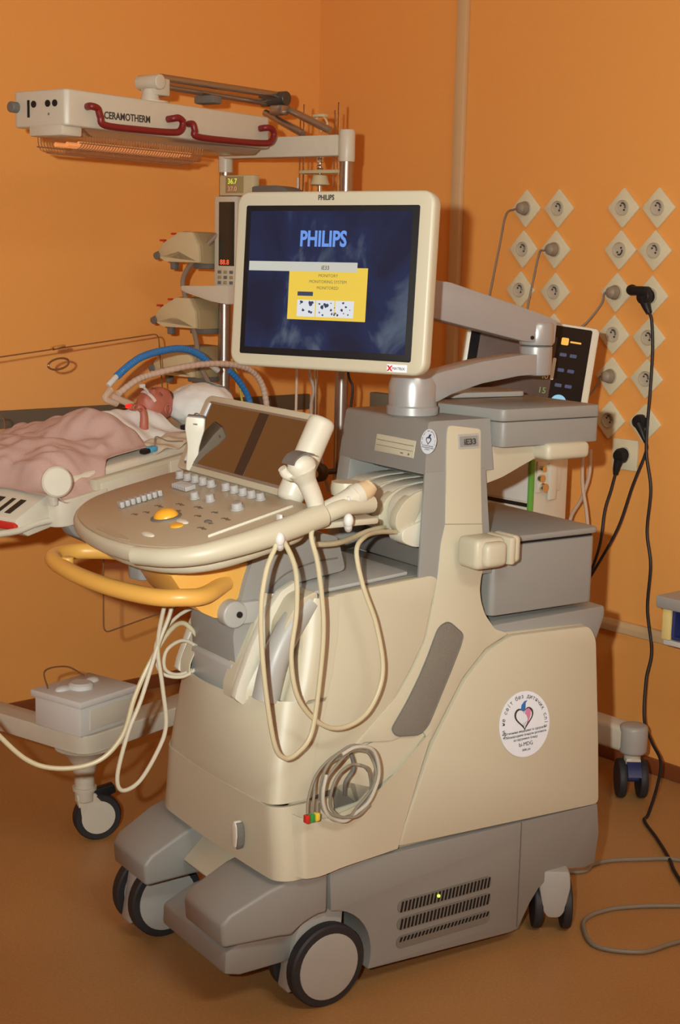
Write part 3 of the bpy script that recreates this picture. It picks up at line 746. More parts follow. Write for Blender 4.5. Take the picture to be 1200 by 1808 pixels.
ms(lambda b: b.prism(rrect(-.062, -.0275, -.0275, -.0195, .0004), .0019, .0021, 'z'), 'dark_field', G_NAVY)
ms(lambda b: [b.prism(rrect(-.0615+.0425*i, -.0665, -.0215+.0425*i, -.0350, .0004), .0019, .0021, 'z') for i in range(3)], 'window_pictures', G_WHT)
def blots(b):
    random.seed(11)
    for i in range(34):
        x = random.uniform(-.058, .058); y = random.uniform(-.063, -.038); r = random.uniform(.0012, .004)
        b.prism([(x+r*random.uniform(.5, 1.3)*math.cos(a), y+r*random.uniform(.5, 1.2)*math.sin(a)) for a in (0, 1, 2, 3, 4, 5)], .0020, .0023, 'z')
ms(blots, 'picture_marks', G_NAVY)
ms(lambda b: b.text('PHILIPS', .0135, TT((-.0285, .1525, .0004)), .0003, bold=.0004, sx=.82), 'maker_lettering', INK)
stt = ms(lambda b: b.prism(rrect(.141, -.1615, .183, -.1475, .001), .0, .0005, 'z'), 'small_sticker', PAPER)
ms(lambda b: b.text('X', .013, TT((.1425, -.1595, .0006)), .0002, bold=.0008), 'sticker_letter', REDB)
ms(lambda b: b.text('MATRIX', .0072, TT((.1515, -.1575, .0006)), .0002, sx=1.05), 'sticker_word', INK)

# ================================================================ probes and leads on the machine
def lead(name, pts, r, m, label, cat, fr=MF, extra=None, group=None):
    return tag(one(lambda b: b.tube(pts, r, 10), name, m, None, fr), label, cat, group)
# transducer standing in the right-hand rack, its long lead looped over the hook to the tower
pr = thing('ultrasound_probe', MF, (-.03, .03, .94), 'cream ultrasound probe standing upright right of the touch screen, with a looped lead', 'ultrasound probe')
def prb(b):
    b.tube([(-.022, .022, .940), (-.030, .022, .972), (-.046, .022, 1.005), (-.058, .022, 1.028)], lambda t: .0150+.004*t+.008*max(0, t-.7)/.3, 18)
    b.ball((-.058, .022, 1.036), (.027, .022, .022))
    b.tube([(-.062, .030, 1.018), (-.080, .036, 1.020), (-.090, .036, 1.032)], lambda t: .012-.004*t, 12)
one(prb, 'probe_body', IVORY, pr, MF)
one(lambda b: b.grid(lambda u, v: (-.058+.0285*math.cos(D2R(60+110*u)), .022+.0195*math.sin(D2R(-70+140*v))*1.05, 1.036+.0235*math.sin(D2R(60+110*u))), 10, 8, .002), 'probe_lens', GREYD, pr, MF)
one(lambda b: b.lathe([(.017, 0), (.021, .004), (.021, .030), (.017, .034)], (-.022, .022, .925), (-.2, 0, 1), 24), 'probe_cup', CREAM, pr, MF)
loopA = [(-.030, .012, .935), (-.056, -.01, .915), (-.048, -.022, .861), (-.038, -.028, .757), (-.044, -.028, .653), (-.060, -.030, .56), (-.089, -.032, .528), (-.119, -.034, .523), (-.143, -.036, .558), (-.165, -.036, .681), (-.172, -.034, .794), (-.157, -.024, .862), (-.135, -.016, .900), (-.124, -.014, .915),
         (-.110, -.014, .903), (-.092, -.018, .855), (-.093, -.024, .784), (-.105, -.028, .704), (-.090, -.030, .628), (-.042, -.026, .573), (.014, -.022, .554), (.071, -.020, .576), (.104, -.016, .642), (.097, -.002, .730), (.075, .012, .803), (.070, .030, .867), (.100, .050, .888), (.160, .09, .886), (.245, .135, .872)]
one(lambda b: b.tube(loopA, .0046, 10), 'probe_lead', CABLE, pr, MF)
# second probe lying in the rack behind it
p2 = thing('ultrasound_probe', MF, (.02, .03, .95), 'cream ultrasound probe lying level in the rack beside the tower connectors', 'ultrasound probe')
one(lambda b: b.tube([(-.012, .030, .945), (.03, .030, .958), (.066, .030, .972)], lambda t: .0175+.004*t, 18).tube([(.060, .03, .970), (.074, .03, .975)], .0225, 18), 'probe_body', IVORY, p2, MF)
one(lambda b: b.tube([(.074, .03, .975), (.090, .03, .983), (.098, .03, .99)], lambda t: .021-.006*t, 18), 'probe_head', mat('aged_cream', (.62, .47, .28), .4), p2, MF)
# third probe at the left of the screen
p3 = thing('ultrasound_probe', MF, (-.03, .52, .94), 'white ultrasound probe standing at the left of the touch screen, near the infant bed', 'ultrasound probe')
def prb3(b):
    T = Trc(-.012, .515, .960, 0, 4, -34)
    b.prism(roundpoly([(-.012, 0), (.012, 0), (.012, .05), (.017, .074), (.020, .085), (.020, .112), (-.020, .112), (-.020, .085), (-.017, .074), (-.012, .05)], .006), -.012, .012, 'y', bev=.006, seg=3, T=T)
one(prb3, 'probe_body', IVORY, p3, MF)
one(lambda b: b.box((-.017, -.011, .1105), (.017, .011, .1145), .001, T=Trc(-.012, .515, .960, 0, 4, -34)), 'probe_lens', GREYD, p3, MF)
one(lambda b: b.prism(rrect(-.004, .096, .005, .099, .0012), -.0128, -.0115, 'y', T=Trc(-.012, .515, .960, 0, 4, -34)), 'probe_mark', GREYD, p3, MF)
# connectors plugged into the tower bay
def connector(y, label):
    c = thing('probe_connector', MF, (.25, y, .86), label, 'probe connector', None)
    def body(b):
        P = [(0.378, .962), (0.318, .960), (0.273, .952), (0.250, .938), (0.239, .915), (0.241, .885), (0.258, .862), (0.308, .848), (0.378, .848)]
        b.prism(roundpoly(P, .012), y-.026, y+.024, bev=.011, seg=3)
    one(body, 'connector_body', IVORY, c, MF)
    def latch(b):
        P = [(0.313, .956), (0.275, .952), (0.245, .936), (0.225, .910), (0.223, .885), (0.238, .870), (0.258, .874), (0.275, .90), (0.293, .93)]
        b.prism(roundpoly(P, .01), y-.029, y-.006, bev=.006, seg=3)
    one(latch, 'latch_lever', CREAM, c, MF)
    return c
c1 = connector(.148, 'cream probe connector plugged into the tower bay, nearest the side column')
c2 = connector(.205, 'cream probe connector plugged in between two others in the tower bay')
c3 = connector(.262, 'cream probe connector third from the side column, half behind the lying probe')
c4 = connector(.319, 'cream probe connector deepest in the tower bay, furthest from the side column')
one(lambda b: b.tube([(.275, .198, .874), (.18, .150, .876), (.08, .10, .872), (.0, .07, .880)], .0055, 10), 'connector_lead', CABLE, c2, MF)
one(lambda b: b.prism(roundpoly([(.235, .856), (.235, .880), (.38, .92), (.38, .842), (.265, .842)], .014), .112, .158, bev=.008, seg=3), 'connector_boot', IVORY, c1, MF)

# coiled ECG lead set in the side pocket
ec = thing('ecg_lead_set', MF, (.0, -.02, .39), 'coil of grey patient leads with red, green and yellow clips in the side pocket', 'patient leads')
def coil(c, rx, rz, tilt_, y0, a0=0, turns=1.0, jit=.006, seed=1):
    random.seed(seed); P = []
    n = int(16*turns)
    for i in range(n+1):
        a = a0+2*PI*turns*i/n; x, z = rx*math.cos(a), rz*math.sin(a)
        P.append((c[0]+x*math.cos(tilt_)-z*math.sin(tilt_)+random.uniform(-jit, jit)*.5, y0-.022+random.uniform(-.004, .004), c[1]+x*math.sin(tilt_)+z*math.cos(tilt_)+random.uniform(-jit, jit)*.5))
    return P
def ecgw(b):
    b.tube(coil((.022, .450), .058, .072, -.5, -.010, 3.6, 1.15, .004, 2), .0028, 8)
    b.tube(coil((.020, .448), .052, .066, -.6, -.014, 3.4, 1.1, .004, 5), .0028, 8)
    b.tube(coil((.030, .432), .046, .050, -.4, -.006, 1.0, 1.1, .004, 6), .0028, 8)
    b.tube([(-.073, -.04, .412), (-.068, -.036, .44), (-.050, -.030, .475), (-.020, -.024, .497), (.02, -.020, .512)], .0026, 8)
    b.tube([(-.062, -.04, .41), (-.058, -.038, .44), (-.038, -.016, .47), (-.010, -.014, .488), (.03, -.012, .494)], .0026, 8)
    b.tube([(-.052, -.04, .409), (-.048, -.040, .43), (-.02, -.04, .40), (.03, -.044, .386), (.066, -.038, .40)], .0026, 8)
one(ecgw, 'wire_coil', CABLEG, ec, MF)
one(lambda b: b.tube(coil((.020, .452), .060, .072, -.55, -.018, 3.2, .9, .003, 9), .0036, 8), 'wire_coil', mat('light_grey_wire', (.50, .46, .38), .4), ec, MF)
one(lambda b: b.tube([(.045, .0, .50), (.052, -.004, .465), (.035, -.004, .44), (.042, .01, .41)], .0042, 8), 'trunk_lead', GREYD, ec, MF)
for x, m_ in ((-.074, REDB), (-.0635, GRN2), (-.0525, mat('clip_yellow', (.75, .55, .05), .4))):
    one(lambda b: b.box((x-.0045, -.046, .395), (x+.0045, -.035, .410), .002), 'lead_clip', m_, ec, MF)

# leads hanging under the panel
lead('hanging_lead', [(-.18, .30, .80), (-.17, .30, .736), (-.20, .30, .66), (-.235, .30, .56), (-.262, .30, .50), (-.285, .30, .42), (-.277, .30, .385), (-.24, .30, .395), (-.20, .30, .45), (-.182, .30, .50), (-.19, .30, .58), (-.20, .30, .66), (-.185, .30, .74), (-.165, .30, .79)], .0042, CABLEW, 'white lead hanging in a long narrow loop below the yellow handle', 'cable')
lead('foot_switch_lead', [(-.10, .32, .66), (-.13, .33, .69), (-.17, .32, .675), (-.215, .31, .62), (-.245, .31, .56), (-.27, .31, .49), (-.315, .32, .445), (-.38, .34, .435), (-.44, .36, .455), (-.50, .38, .52), (-.56, .40, .60), (-.66, .44, .68)], .0048, CABLE, 'cream cable sweeping low from the machine out past the left edge of the picture', 'cable')
lead('coiled_lead', [(-.09, .34, .72), (-.14, .34, .70), (-.185, .335, .655), (-.18, .33, .60), (-.14, .32, .585), (-.105, .32, .60), (-.10, .325, .635), (-.13, .33, .655), (-.165, .33, .64), (-.17, .33, .605), (-.145, .33, .588), (-.11, .33, .592), (-.09, .33, .61), (-.09, .335, .645)], .0036, CABLEW, 'thin white cable curled in small rings just left of the grey lift column', 'cable')

# ================================================================ power sockets on the back wall
def socket(x, z, turned=True, flip=1):
    s = thing('power_socket', WF, (x, 0, z), '', 'socket', 'cream wall sockets')
    T = Trc(x, 0, z, 0, 45 if turned else 0, 0); h = .039 if turned else .043
    one(lambda b: b.box((-h, -.011, -h), (h, 0, h), .004, T=T), 'face_plate', PLATE, s, WF)
    one(lambda b: b.lathe([(.0215, 0), (.0215, .004), (.0195, .0045), (.0185, .0005), (.0001, .0005)], (x, -.0108, z), (0, -1, 0), 28), 'socket_rim', PLATED, s, WF)
    def holes(b):
        for k in (-1, 1): b.cyl((x+k*.0085*flip*.7, -.0105, z-k*.0085*.7), (x+k*.0085*flip*.7, -.0126, z-k*.0085*.7), .0027, n=10)
    if SHOWH:
        for k in (-1, 1): one(lambda b: b.cyl((x+k*.0085*flip*.7, -.0105, z-k*.0085*.7), (x+k*.0085*flip*.7, -.0126, z-k*.0085*.7), .0028, n=12), 'contact_hole', INK, s, WF)
        one(lambda b: b.tube([(x+.010*math.cos(a), -.0128, z+.013*math.sin(a)) for a in (1.9*flip, 1.2*flip, .5*flip, -.1*flip)], .0022, 6), 'earth_clip', DARKMET, s, WF)
    return s
SHOWH = True
LS = [((-.597, 1.553), 'cream diamond wall socket with a grey plug, top left near the wall trunking'),
      ((-.474, 1.552), 'empty cream diamond wall socket right of the topmost grey plug'),
      ((-.602, 1.437), 'empty cream diamond wall socket left in the middle row near the wall trunking'),
      ((-.479, 1.437), 'cream diamond wall socket with a grey plug, in the middle row near the trunking'),
      ((-.607, 1.319), 'empty cream diamond wall socket half behind the monitor arm, lower left near the trunking'),
      ((-.474, 1.318), 'empty cream diamond wall socket right above the elbow of the monitor arm'),
      ((-.473, 1.203), 'cream diamond wall socket almost hidden behind the monitor arm elbow, one tip showing'),
      ((-.244, 1.551), 'empty cream diamond wall socket at the top left of the tall block'),
      ((-.127, 1.550), 'empty cream diamond wall socket, top right of the tall right-hand block'),
      ((-.247, 1.438), 'empty cream diamond wall socket, second down in the left column of the tall block'),
      ((-.131, 1.438), 'empty cream diamond wall socket right above the big black angled plug'),
      ((-.252, 1.323), 'cream diamond wall socket with grey plug, level with the big black angled plug'),
      ((-.133, 1.318), 'cream diamond wall socket holding the big black angled plug'),
      ((-.254, 1.208), 'empty cream diamond wall socket just right of the top corner of the black-framed screen'),
      ((-.134, 1.206), 'empty cream diamond wall socket right below the big black angled plug'),
      ((-.254, 1.093), 'cream diamond wall socket with a grey plug right beside the black-framed screen'),
      ((-.134, 1.095), 'empty cream diamond wall socket, fifth from the top in the rightmost column'),
      ((-.253, .971), 'empty cream diamond wall socket lowest in the left column of the tall block'),
      ((-.131, .973), 'cream diamond wall socket lowest in the rightmost column, with a small black plug'),
      ((-.192, .881), 'upright square cream wall socket with a round black plug, below the diamonds')]
for i, ((x, z), lab) in enumerate(LS):
    s = socket(x, z, i != 19, 1 if i % 3 else -1); s['label'] = lab
def greyplug(x, z, cord, lab):
    p = thing('mains_plug', WF, (x, -.02, z), lab, 'plug')
    one(lambda b: b.lathe([(.0185, 0), (.0185, .010), (.0150, .024), (.008, .030), (.0001, .031)], (x, -.012, z), (0, -1, 0), 24), 'plug_body', PLUGG, p, WF)
    one(lambda b: b.tube([(x, -.036, z), (x-.02, -.034, z-.003)]+cord, .0028, 8), 'plug_lead', CABLEG, p, WF)
greyplug(-.597, 1.553, [(-.655, -.03, 1.535), (-.675, -.03, 1.45), (-.69, -.04, 1.34), (-.70, -.06, 1.2), (-.70, -.08, 1.0)], 'grey plug and thin lead in the top left diamond socket near the trunking')
greyplug(-.479, 1.437, [(-.520, -.03, 1.425), (-.54, -.03, 1.34), (-.552, -.04, 1.24), (-.55, -.06, 1.10)], 'grey plug and thin lead in the middle row socket near the trunking')
greyplug(-.252, 1.323, [(-.285, -.03, 1.29), (-.315, -.05, 1.24), (-.335, -.09, 1.20), (-.34, -.14, 1.10)], 'grey plug with a short slanting lead going down behind the black-framed screen')
greyplug(-.254, 1.093, [(-.275, -.04, 1.07), (-.295, -.06, 1.03), (-.31, -.10, 1.00), (-.32, -.14, .92)], 'grey plug with a slanting lead beside the lower edge of the black-framed screen')
p = thing('mains_plug', WF, (-.133, -.02, 1.318), 'big black angled plug with a long black cord running down to the floor', 'plug')
one(lambda b: b.cyl((-.138, -.012, 1.316), (-.138, -.042, 1.316), .021, bev=.004).box((-.185, -.046, 1.318), (-.125, -.014, 1.343), .008).ball((-.182, -.030, 1.332), (.016, .015, .015)).tube([(-.142, -.028, 1.312), (-.130, -.030, 1.290), (-.120, -.030, 1.272)], lambda t: .016-.008*t, 12), 'plug_body', BLACK, p, WF)
one(lambda b: b.tube([(-.122, -.030, 1.278), (-.110, -.030, 1.25), (-.102, -.03, 1.174), (-.102, -.03, 1.06), (-.105, -.03, .96), (-.100, -.032, .89), (-.078, -.034, .80), (-.082, -.034, .685), (-.062, -.036, .594), (-.064, -.036, .472), (-.040, -.038, .357), (-.036, -.06, .281), (-.012, -.09, .18), (.039, -.12, .136), (.094, -.15, .102), (.124, -.2, .055), (.16, -.28, .008), (.18, -.322, .006), (.27, -.39, .006), (.362, -.465, .006), (.42, -.52, .006), (.52, -.60, .006)], .0042, 10, 10), 'plug_lead', BLACKCORD, p, WF)
p = thing('mains_plug', WF, (-.131, -.02, .973), 'small black plug with black cord in the lowest diamond socket of the right column', 'plug')
one(lambda b: b.lathe([(.020, 0), (.020, .014), (.016, .022), (.0001, .023)], (-.139, -.011, .978), (0, -1, 0), 24).tube([(-.137, -.026, .972), (-.122, -.028, .950), (-.108, -.028, .925)], lambda t: .013-.008*t, 12), 'plug_body', BLACK, p, WF)
one(lambda b: b.tube([(-.110, -.028, .93), (-.104, -.03, .90), (-.135, -.04, .802), (-.165, -.05, .69), (-.20, -.07, .60), (-.245, -.10, .50), (-.285, -.14, .44), (-.32, -.2, .40)], .0042, 10), 'plug_lead', BLACKCORD, p, WF)
p = thing('mains_plug', WF, (-.192, -.02, .881), 'round black plug in the square socket, its black cord hanging down behind the machine', 'plug')
one(lambda b: b.lathe([(.021, 0), (.021, .016), (.016, .025), (.0001, .026)], (-.195, -.011, .878), (0, -1, 0), 24).tube([(-.195, -.028, .868), (-.200, -.03, .845), (-.203, -.03, .825)], lambda t: .014-.007*t, 12), 'plug_body', BLACK, p, WF)
one(lambda b: b.tube([(-.203, -.03, .83), (-.212, -.035, .78), (-.222, -.045, .72), (-.222, -.06, .62), (-.248, -.08, .52), (-.29, -.12, .45), (-.33, -.18, .41)], .0042, 10), 'plug_lead', BLACKCORD, p, WF)

# grey lead on the floor
tag(one(lambda b: b.tube([(-.10, -.98, .006), (.12, -.86, .006), (.277, -.707, .006), (.275, -.64, .006), (.288, -.586, .006), (.33, -.52, .006), (.376, -.462, .006), (.47, -.43, .006), (.56, -.50, .006), (.585, -.60, .006), (.540, -.663, .006), (.49, -.73, .006), (.455, -.80, .006), (.45, -.87, .006), (.48, -.919, .006), (.55, -.962, .006), (.623, -.911, .006), (.64, -.83, .006), (.66, -.75, .006), (.72, -.70, .006)], .0048, 10, 10), 'floor_lead', CABLEG, None, WF), 'dull grey lead lying in a loop on the brown floor at lower right', 'cable')

# ================================================================ wall shelf at the right edge
sh = thing('wall_shelf', WF, (.35, -.14, .46), 'shelf with a grey top, yellow side and dark blue inside at the right edge', 'shelf')
one(lambda b: b.box((.128, -.262, .545), (.75, -.02, .578), .006), 'shelf_top', GREYL, sh, WF)
one(lambda b: b.box((.145, -.252, .466), (.170, -.03, .545), .002), 'side_panel', mat('yellow_board', (.82, .66, .25), .5), sh, WF)
one(lambda b: b.box((.72, -.252, .466), (.745, -.03, .545), .002), 'side_panel', MATS['yellow_board'], sh, WF)
one(lambda b: b.box((.170, -.245, .468), (.72, -.03, .476), .001).box((.170, -.06, .476), (.72, -.03, .545), .001).box((.170, -.245, .476), (.18, -.06, .545)), 'shelf_tray', mat('blue_tray', (.03, .04, .16), .5), sh, WF)
one(lambda b: b.box((.15, -.248, .452), (.74, -.03, .465), .001), 'bottom_board', WHITE, sh, WF)

# ================================================================ infant warmer
IW = thing('infant_warmer', BF, (-.3, .2, 0), 'cream infant radiant warmer with ribbed heater on an arm, bed and castors, in the corner', 'infant warmer')
def V(fn, name, m, parent=IW, fr=BF, **k): return one(fn, name, m, parent, fr, **k)
for y, zt in ((0, 1.66), (.43, 1.645)):
    V(lambda b: b.cyl((0, y, .24), (0, y, zt), .0185), 'pole', STEEL)
V(lambda b: b.lathe([(.0215, 1.657), (.0225, 1.66), (.0225, 1.735), (.019, 1.741), (.0001, 1.741)], (0, 0, 0), (0, 0, 1), 28), 'pole_cap', WARM)
V(lambda b: b.lathe([(.021, 1.635), (.021, 1.70), (.0001, 1.70)], (0, .43, 0), (0, 0, 1), 28), 'pole_cap', WARM)
V(lambda b: b.box((-.020, .018, 1.672), (.020, .43, 1.728), .004), 'cross_beam', WARM)
# heater
he = V(lambda b: b.prism(roundpoly([(-.835, .2), (-.085, .2), (-.065, .225), (-.065, .41), (-.835, .385)], .016), 1.690, 1.774, 'z', bev=.010, seg=3), 'heater_housing', WARM)
V(lambda b: b.prism(roundpoly([(-.76, 1.692), (-.73, 1.672), (-.12, 1.672), (-.09, 1.692)], .01), .225, .37, bev=.004), 'reflector', STEEL, he)
V(lambda b: b.box((-.835, .215, 1.668), (-.77, .33, 1.694), .006), 'lamp_bracket', WARM, he)
def grill(b):
    for i in range(46):
        x = -.765+i*.0094
        b.tube([(x, .215, 1.672), (x, .228, 1.645), (x, .30, 1.632), (x, .365, 1.642), (x, .375, 1.675)], .0013, 5, 2)
    for y, z in ((.220, 1.655), (.240, 1.641), (.27, 1.634), (.30, 1.6315), (.335, 1.635), (.368, 1.65)):
        b.tube([(-.775, y, z), (-.33, y, z)], .0016, 5, smooth=False)
V(grill, 'wire_guard', mat('copper_wire', (.60, .36, .20), .35, metal=.7), he)
for y in (.26, .30, .34): V(lambda b: b.cyl((-.74, y, 1.657), (-.34, y, 1.657), .0055), 'heater_rod', COIL, he)
for P in ([(-.770, .20, 1.738), (-.775, .180, 1.738), (-.757, .178, 1.734), (-.748, .178, 1.716), (-.732, .178, 1.698), (-.62, .178, 1.697), (-.50, .178, 1.700), (-.468, .178, 1.708), (-.460, .178, 1.728), (-.475, .178, 1.737), (-.49, .182, 1.735), (-.492, .20, 1.733)],
          [(-.415, .20, 1.728), (-.418, .182, 1.727), (-.415, .178, 1.712), (-.405, .178, 1.697), (-.28, .178, 1.696), (-.14, .178, 1.700), (-.105, .178, 1.708), (-.094, .178, 1.728), (-.106, .178, 1.741), (-.125, .182, 1.742), (-.128, .20, 1.740)]):
    V(lambda b: b.tube(P, .0085, 12), 'red_handle', RED, he)
V(lambda b: b.text('CERAMOTHERM', .0235, Matrix(((1, 0, 0, -.722), (0, 0, -1, .1995), (0, 1, .0, 1.716), (0, 0, 0, 1))) @ Matrix.Rotation(D2R(1), 4, 'Z') @ Matrix.Translation((.008, 0, 0)), .0003, bold=.0006, sx=.93), 'lettering', INK, he)
def dots(b):
    for y, r in ((.310, .008), (.262, .008), (.238, .008)): b.cyl((-.828, y, 1.742), (-.8375, y, 1.742), r, n=18)
    b.box((-.8375, .325, 1.712), (-.83, .331, 1.752))
V(dots, 'control_dials', BLACK, he)
V(lambda b: b.cyl((-.828, .371, 1.737), (-.855, .371, 1.737), .013, bev=.003), 'end_knob', GREYD, he)
V(lambda b: b.text('III', .008, Matrix(((0, 0, -1, -.8362), (-1, 0, 0, .262), (0, 1, 0, 1.715), (0, 0, 0, 1))), .0002), 'scale_marks', INK, he)
def mount(b):
    b.cyl((-.45, .30, 1.772), (-.45, .30, 1.785), .048); b.cyl((-.45, .30, 1.785), (-.45, .30, 1.815), .026, .018)
    b.cyl((-.45, .262, 1.832), (-.45, .338, 1.832), .019, bev=.003); b.box((-.46, .275, 1.80), (-.40, .325, 1.848), .006)
V(mount, 'arm_mount', WARM)
V(lambda b: b.tube([(-.43, .285, 1.846), (.06, .262, 1.846)], .0095, 12, smooth=False).tube([(-.43, .32, 1.832), (.05, .30, 1.826)], .0095, 12, smooth=False), 'parallel_arm', STEEL)
V(lambda b: b.cyl((.03, .232, 1.836), (.03, .322, 1.836), .020, bev=.003), 'arm_elbow', DARKMET)
V(lambda b: b.box((-.24, .27, 1.80), (-.20, .34, 1.822), .006), 'arm_clamp', GREYD)
V(lambda b: b.tube([(.03, .25, 1.815), (-.0, .06, 1.742)], .010, 12, smooth=False).tube([(.03, .31, 1.80), (-.0, .15, 1.735)], .010, 12, smooth=False).box((-.015, .215, 1.788), (.02, .262, 1.815), .006), 'link_arm', STEEL)
# base frame and castors
def basef(b):
    b.prism(roundpoly([(-.985, .0), (-.985, 1.0), (-.915, 1.0), (-.915, .08), (.15, .08), (.15, .0)], [.05, .01, .02, .08, .01, .01]), .236, .282, 'z', bev=.012, seg=3)
    b.box((-.2, .06, .236), (-.08, .30, .282), .006)
    b.lathe([(.07, .236), (.050, .222), (.030, .195), (.026, .17), (.0001, .17)][::-1], (-.93, .06, 0), (0, 0, 1), 24)
V(basef, 'base_frame', WARM)
V(lambda b: b.box((-.2, .17, .26), (-.08, .29, .80), .02), 'lift_pillar', WARM)
def wcaster(x, y, rot):
    cf = BF @ Matrix.Translation((x, y, 0)) @ Matrix.Rotation(D2R(rot), 4, 'Z'); R = .058
    c = one(lambda b: b.cyl((0, 0, .10), (0, 0, .19), .024, bev=.004).prism([(-.024, .12), (.024, .12), (.055, .075), (.045, .05), (-.01, .05)], -.016, .016, bev=.004).cyl((0, 0, .128), (0, 0, .136), .029), 'caster', WARM, IW, cf)
    one(lambda b: b.lathe([(.040, -.015), (.054, -.016), (R, -.010), (R, .010), (.054, .016), (.040, .015)], (.03, 0, R), (0, 1, 0), 32), 'tyre', RUBBER, c, cf)
    one(lambda b: b.lathe([(.0001, -.0172), (.041, -.0168), (.041, .0168), (.0001, .0172)], (.03, 0, R), (0, 1, 0), 32), 'wheel_disc', IVORY, c, cf)
    one(lambda b: b.prism(roundpoly([(.01, .125), (.07, .135), (.075, .115), (.05, .105), (.01, .11)], .004), -.012, .012, bev=.003), 'brake_lever', BLACK, c, cf)
wcaster(-.93, .06, -30); wcaster(.11, .06, 20); wcaster(-.93, .90, 30)
# bed
BW = .46
def rim_(b):
    b.prism([(-.105, .0), (.66, .0), (.66, -.065), (-.075, -.088), (-.105, -.08)], -.03, -.008, bev=.004)
    b.prism([(-.105, .0), (.66, .0), (.66, -.065), (-.105, -.08)], BW, BW+.02, bev=.004)
    b.box((.64, -.03, -.07), (.66, BW+.02, .0), .004)
    b.box((-.20, -.01, -.075), (.64, BW, -.035), .006)
V(rim_, 'bed_tray', CREAM, fr=BP)
V(lambda b: b.box((.14, -.0325, -.060), (.25, -.029, -.006), .0015).box((-.09, -.0325, -.066), (.13, -.029, -.010), .0015), 'rail_panel', WARM, fr=BP)
V(lambda b: b.prism(roundpoly([(-.225, -.035), (-.07, -.035), (-.07, .10), (-.225, .10)], [.04, .01, .01, .01]), -.085, -.024, 'z', bev=.008, seg=3), 'corner_block', WARM, fr=BP)
V(lambda b: b.lathe([(.0001, -.008), (.030, -.008), (.034, -.003), (.034, .004), (.030, .008), (.0001, .009)], (-.235, -.045, .026), (-.5, -1, .25), 32).box((-.24, -.035, -.03), (-.225, -.015, .02), .003), 'corner_knob', IVORY, fr=BP)
def footc(b): b.prism([(-.32, -.068), (-.32, -.045), (-.215, -.008), (-.215, -.085), (-.29, -.09)], .0, BW, bev=.004)
fc = V(footc, 'foot_console', IVORY, fr=BP)
def fwin(b):
    for i in range(6):
        y = .035+i*.034; w_ = .012 if i % 2 else .018
        b.prism([(-.305, -.0385), (-.255, -.0209), (-.255, -.0199), (-.305, -.0375)], y, y+w_)
V(fwin, 'console_displays', BLACK, fc, BP)
V(lambda b: b.box((-.327, .0, -.070), (-.31, BW, -.052), .006), 'red_bumper', REDB, fc, BP)
V(lambda b: b.tube([(-1.02, .02, .800), (-1.08, .0, .812), (-1.13, .0, .810), (-1.18, .0, .802), (-1.26, .0, .804), (-1.36, .02, .806)], .0075, 12), 'side_rail', IVORY)
V(lambda b: b.prism(roundpoly([(-1.06, .80), (-1.045, .815), (-.96, .775), (-.955, .755), (-.975, .745), (-1.04, .775)], .008), -.03, .0, bev=.006), 'rail_clamp', GREY)
# acrylic side panels
def acry(pts, y, fr, th=.004, latch=None):
    g = one(lambda b: b.prism(roundpoly(pts, .02), y, y+th), 'acrylic_panel', ACRYL, IW, fr)
    one(lambda b: b.tube([(p[0], y+th/2, p[1]) for p in roundpoly(pts, .02)+[roundpoly(pts, .02)[0]]], .0018, 6, smooth=False), 'panel_edge', ACRYLE, g, fr)
    return g
gA = acry([(-.30, .235), (.66, .205), (.66, .02), (-.30, .02)], BW+.01, BP)
one(lambda b: b.tube([(.27+.037*math.cos(a/12*2*PI), BW+.006, .178+.014*math.sin(a/12*2*PI)) for a in range(13)], .0028, 6), 'finger_loop', ACRYLE, gA, BP)
one(lambda b: b.box((.255, BW+.004, .215), (.30, BW+.018, .225), .003), 'top_catch', CHROME, gA, BP)
acry([(-.955, .79), (-.22, .79), (-.22, .585), (-.955, .535)], -.035, BF)
acry([(-.20, .09), (.05, .085), (.05, .0), (-.20, .0)], BW-.02, BP)

# ---- baby on the bed
BABY = thing('person', BP, (.2, .2, 0), 'newborn baby asleep on its back, wrapped in white and pink cloth', 'person')
def skin(name, chains, m, parent, fr, lvl=2):
    """chains: list of lists of (co, radius); the first vertex of later chains may repeat a vertex of earlier ones"""
    verts, rad, edges = [], [], []
    def vid(c, r):
        for i, v in enumerate(verts):
            if (Vector(v)-Vector(c)).length < 1e-6: return i
        verts.append(c); rad.append(r); return len(verts)-1
    for ch in chains:
        ids = [vid(c, r) for c, r in ch]
        edges += list(zip(ids, ids[1:]))
    me = bpy.data.meshes.new('sk'); me.from_pydata([tuple(v) for v in verts], edges, []); o = bpy.data.objects.new('sk', me); COL.objects.link(o)
    md = o.modifiers.new('s', 'SKIN'); sv = me.skin_vertices[0].data
    for i, r in enumerate(rad):
        r = (r, r) if isinstance(r, (int, float)) else r
        sv[i].radius = r; sv[i].use_root = (i == 0)
    sb = o.modifiers.new('b', 'SUBSURF'); sb.levels = lvl
    dg = bpy.context.evaluated_depsgraph_get(); m2 = bpy.data.meshes.new_from_object(o.evaluated_get(dg))
    b = MB(); b.bm.from_mesh(m2); bpy.data.objects.remove(o); bpy.data.meshes.remove(m2)
    return b
pel, ch, nk = (.09, .20, .035), (.225, .205, .045), (.285, .203, .052)
hd = Vector((.345, .20, .076))
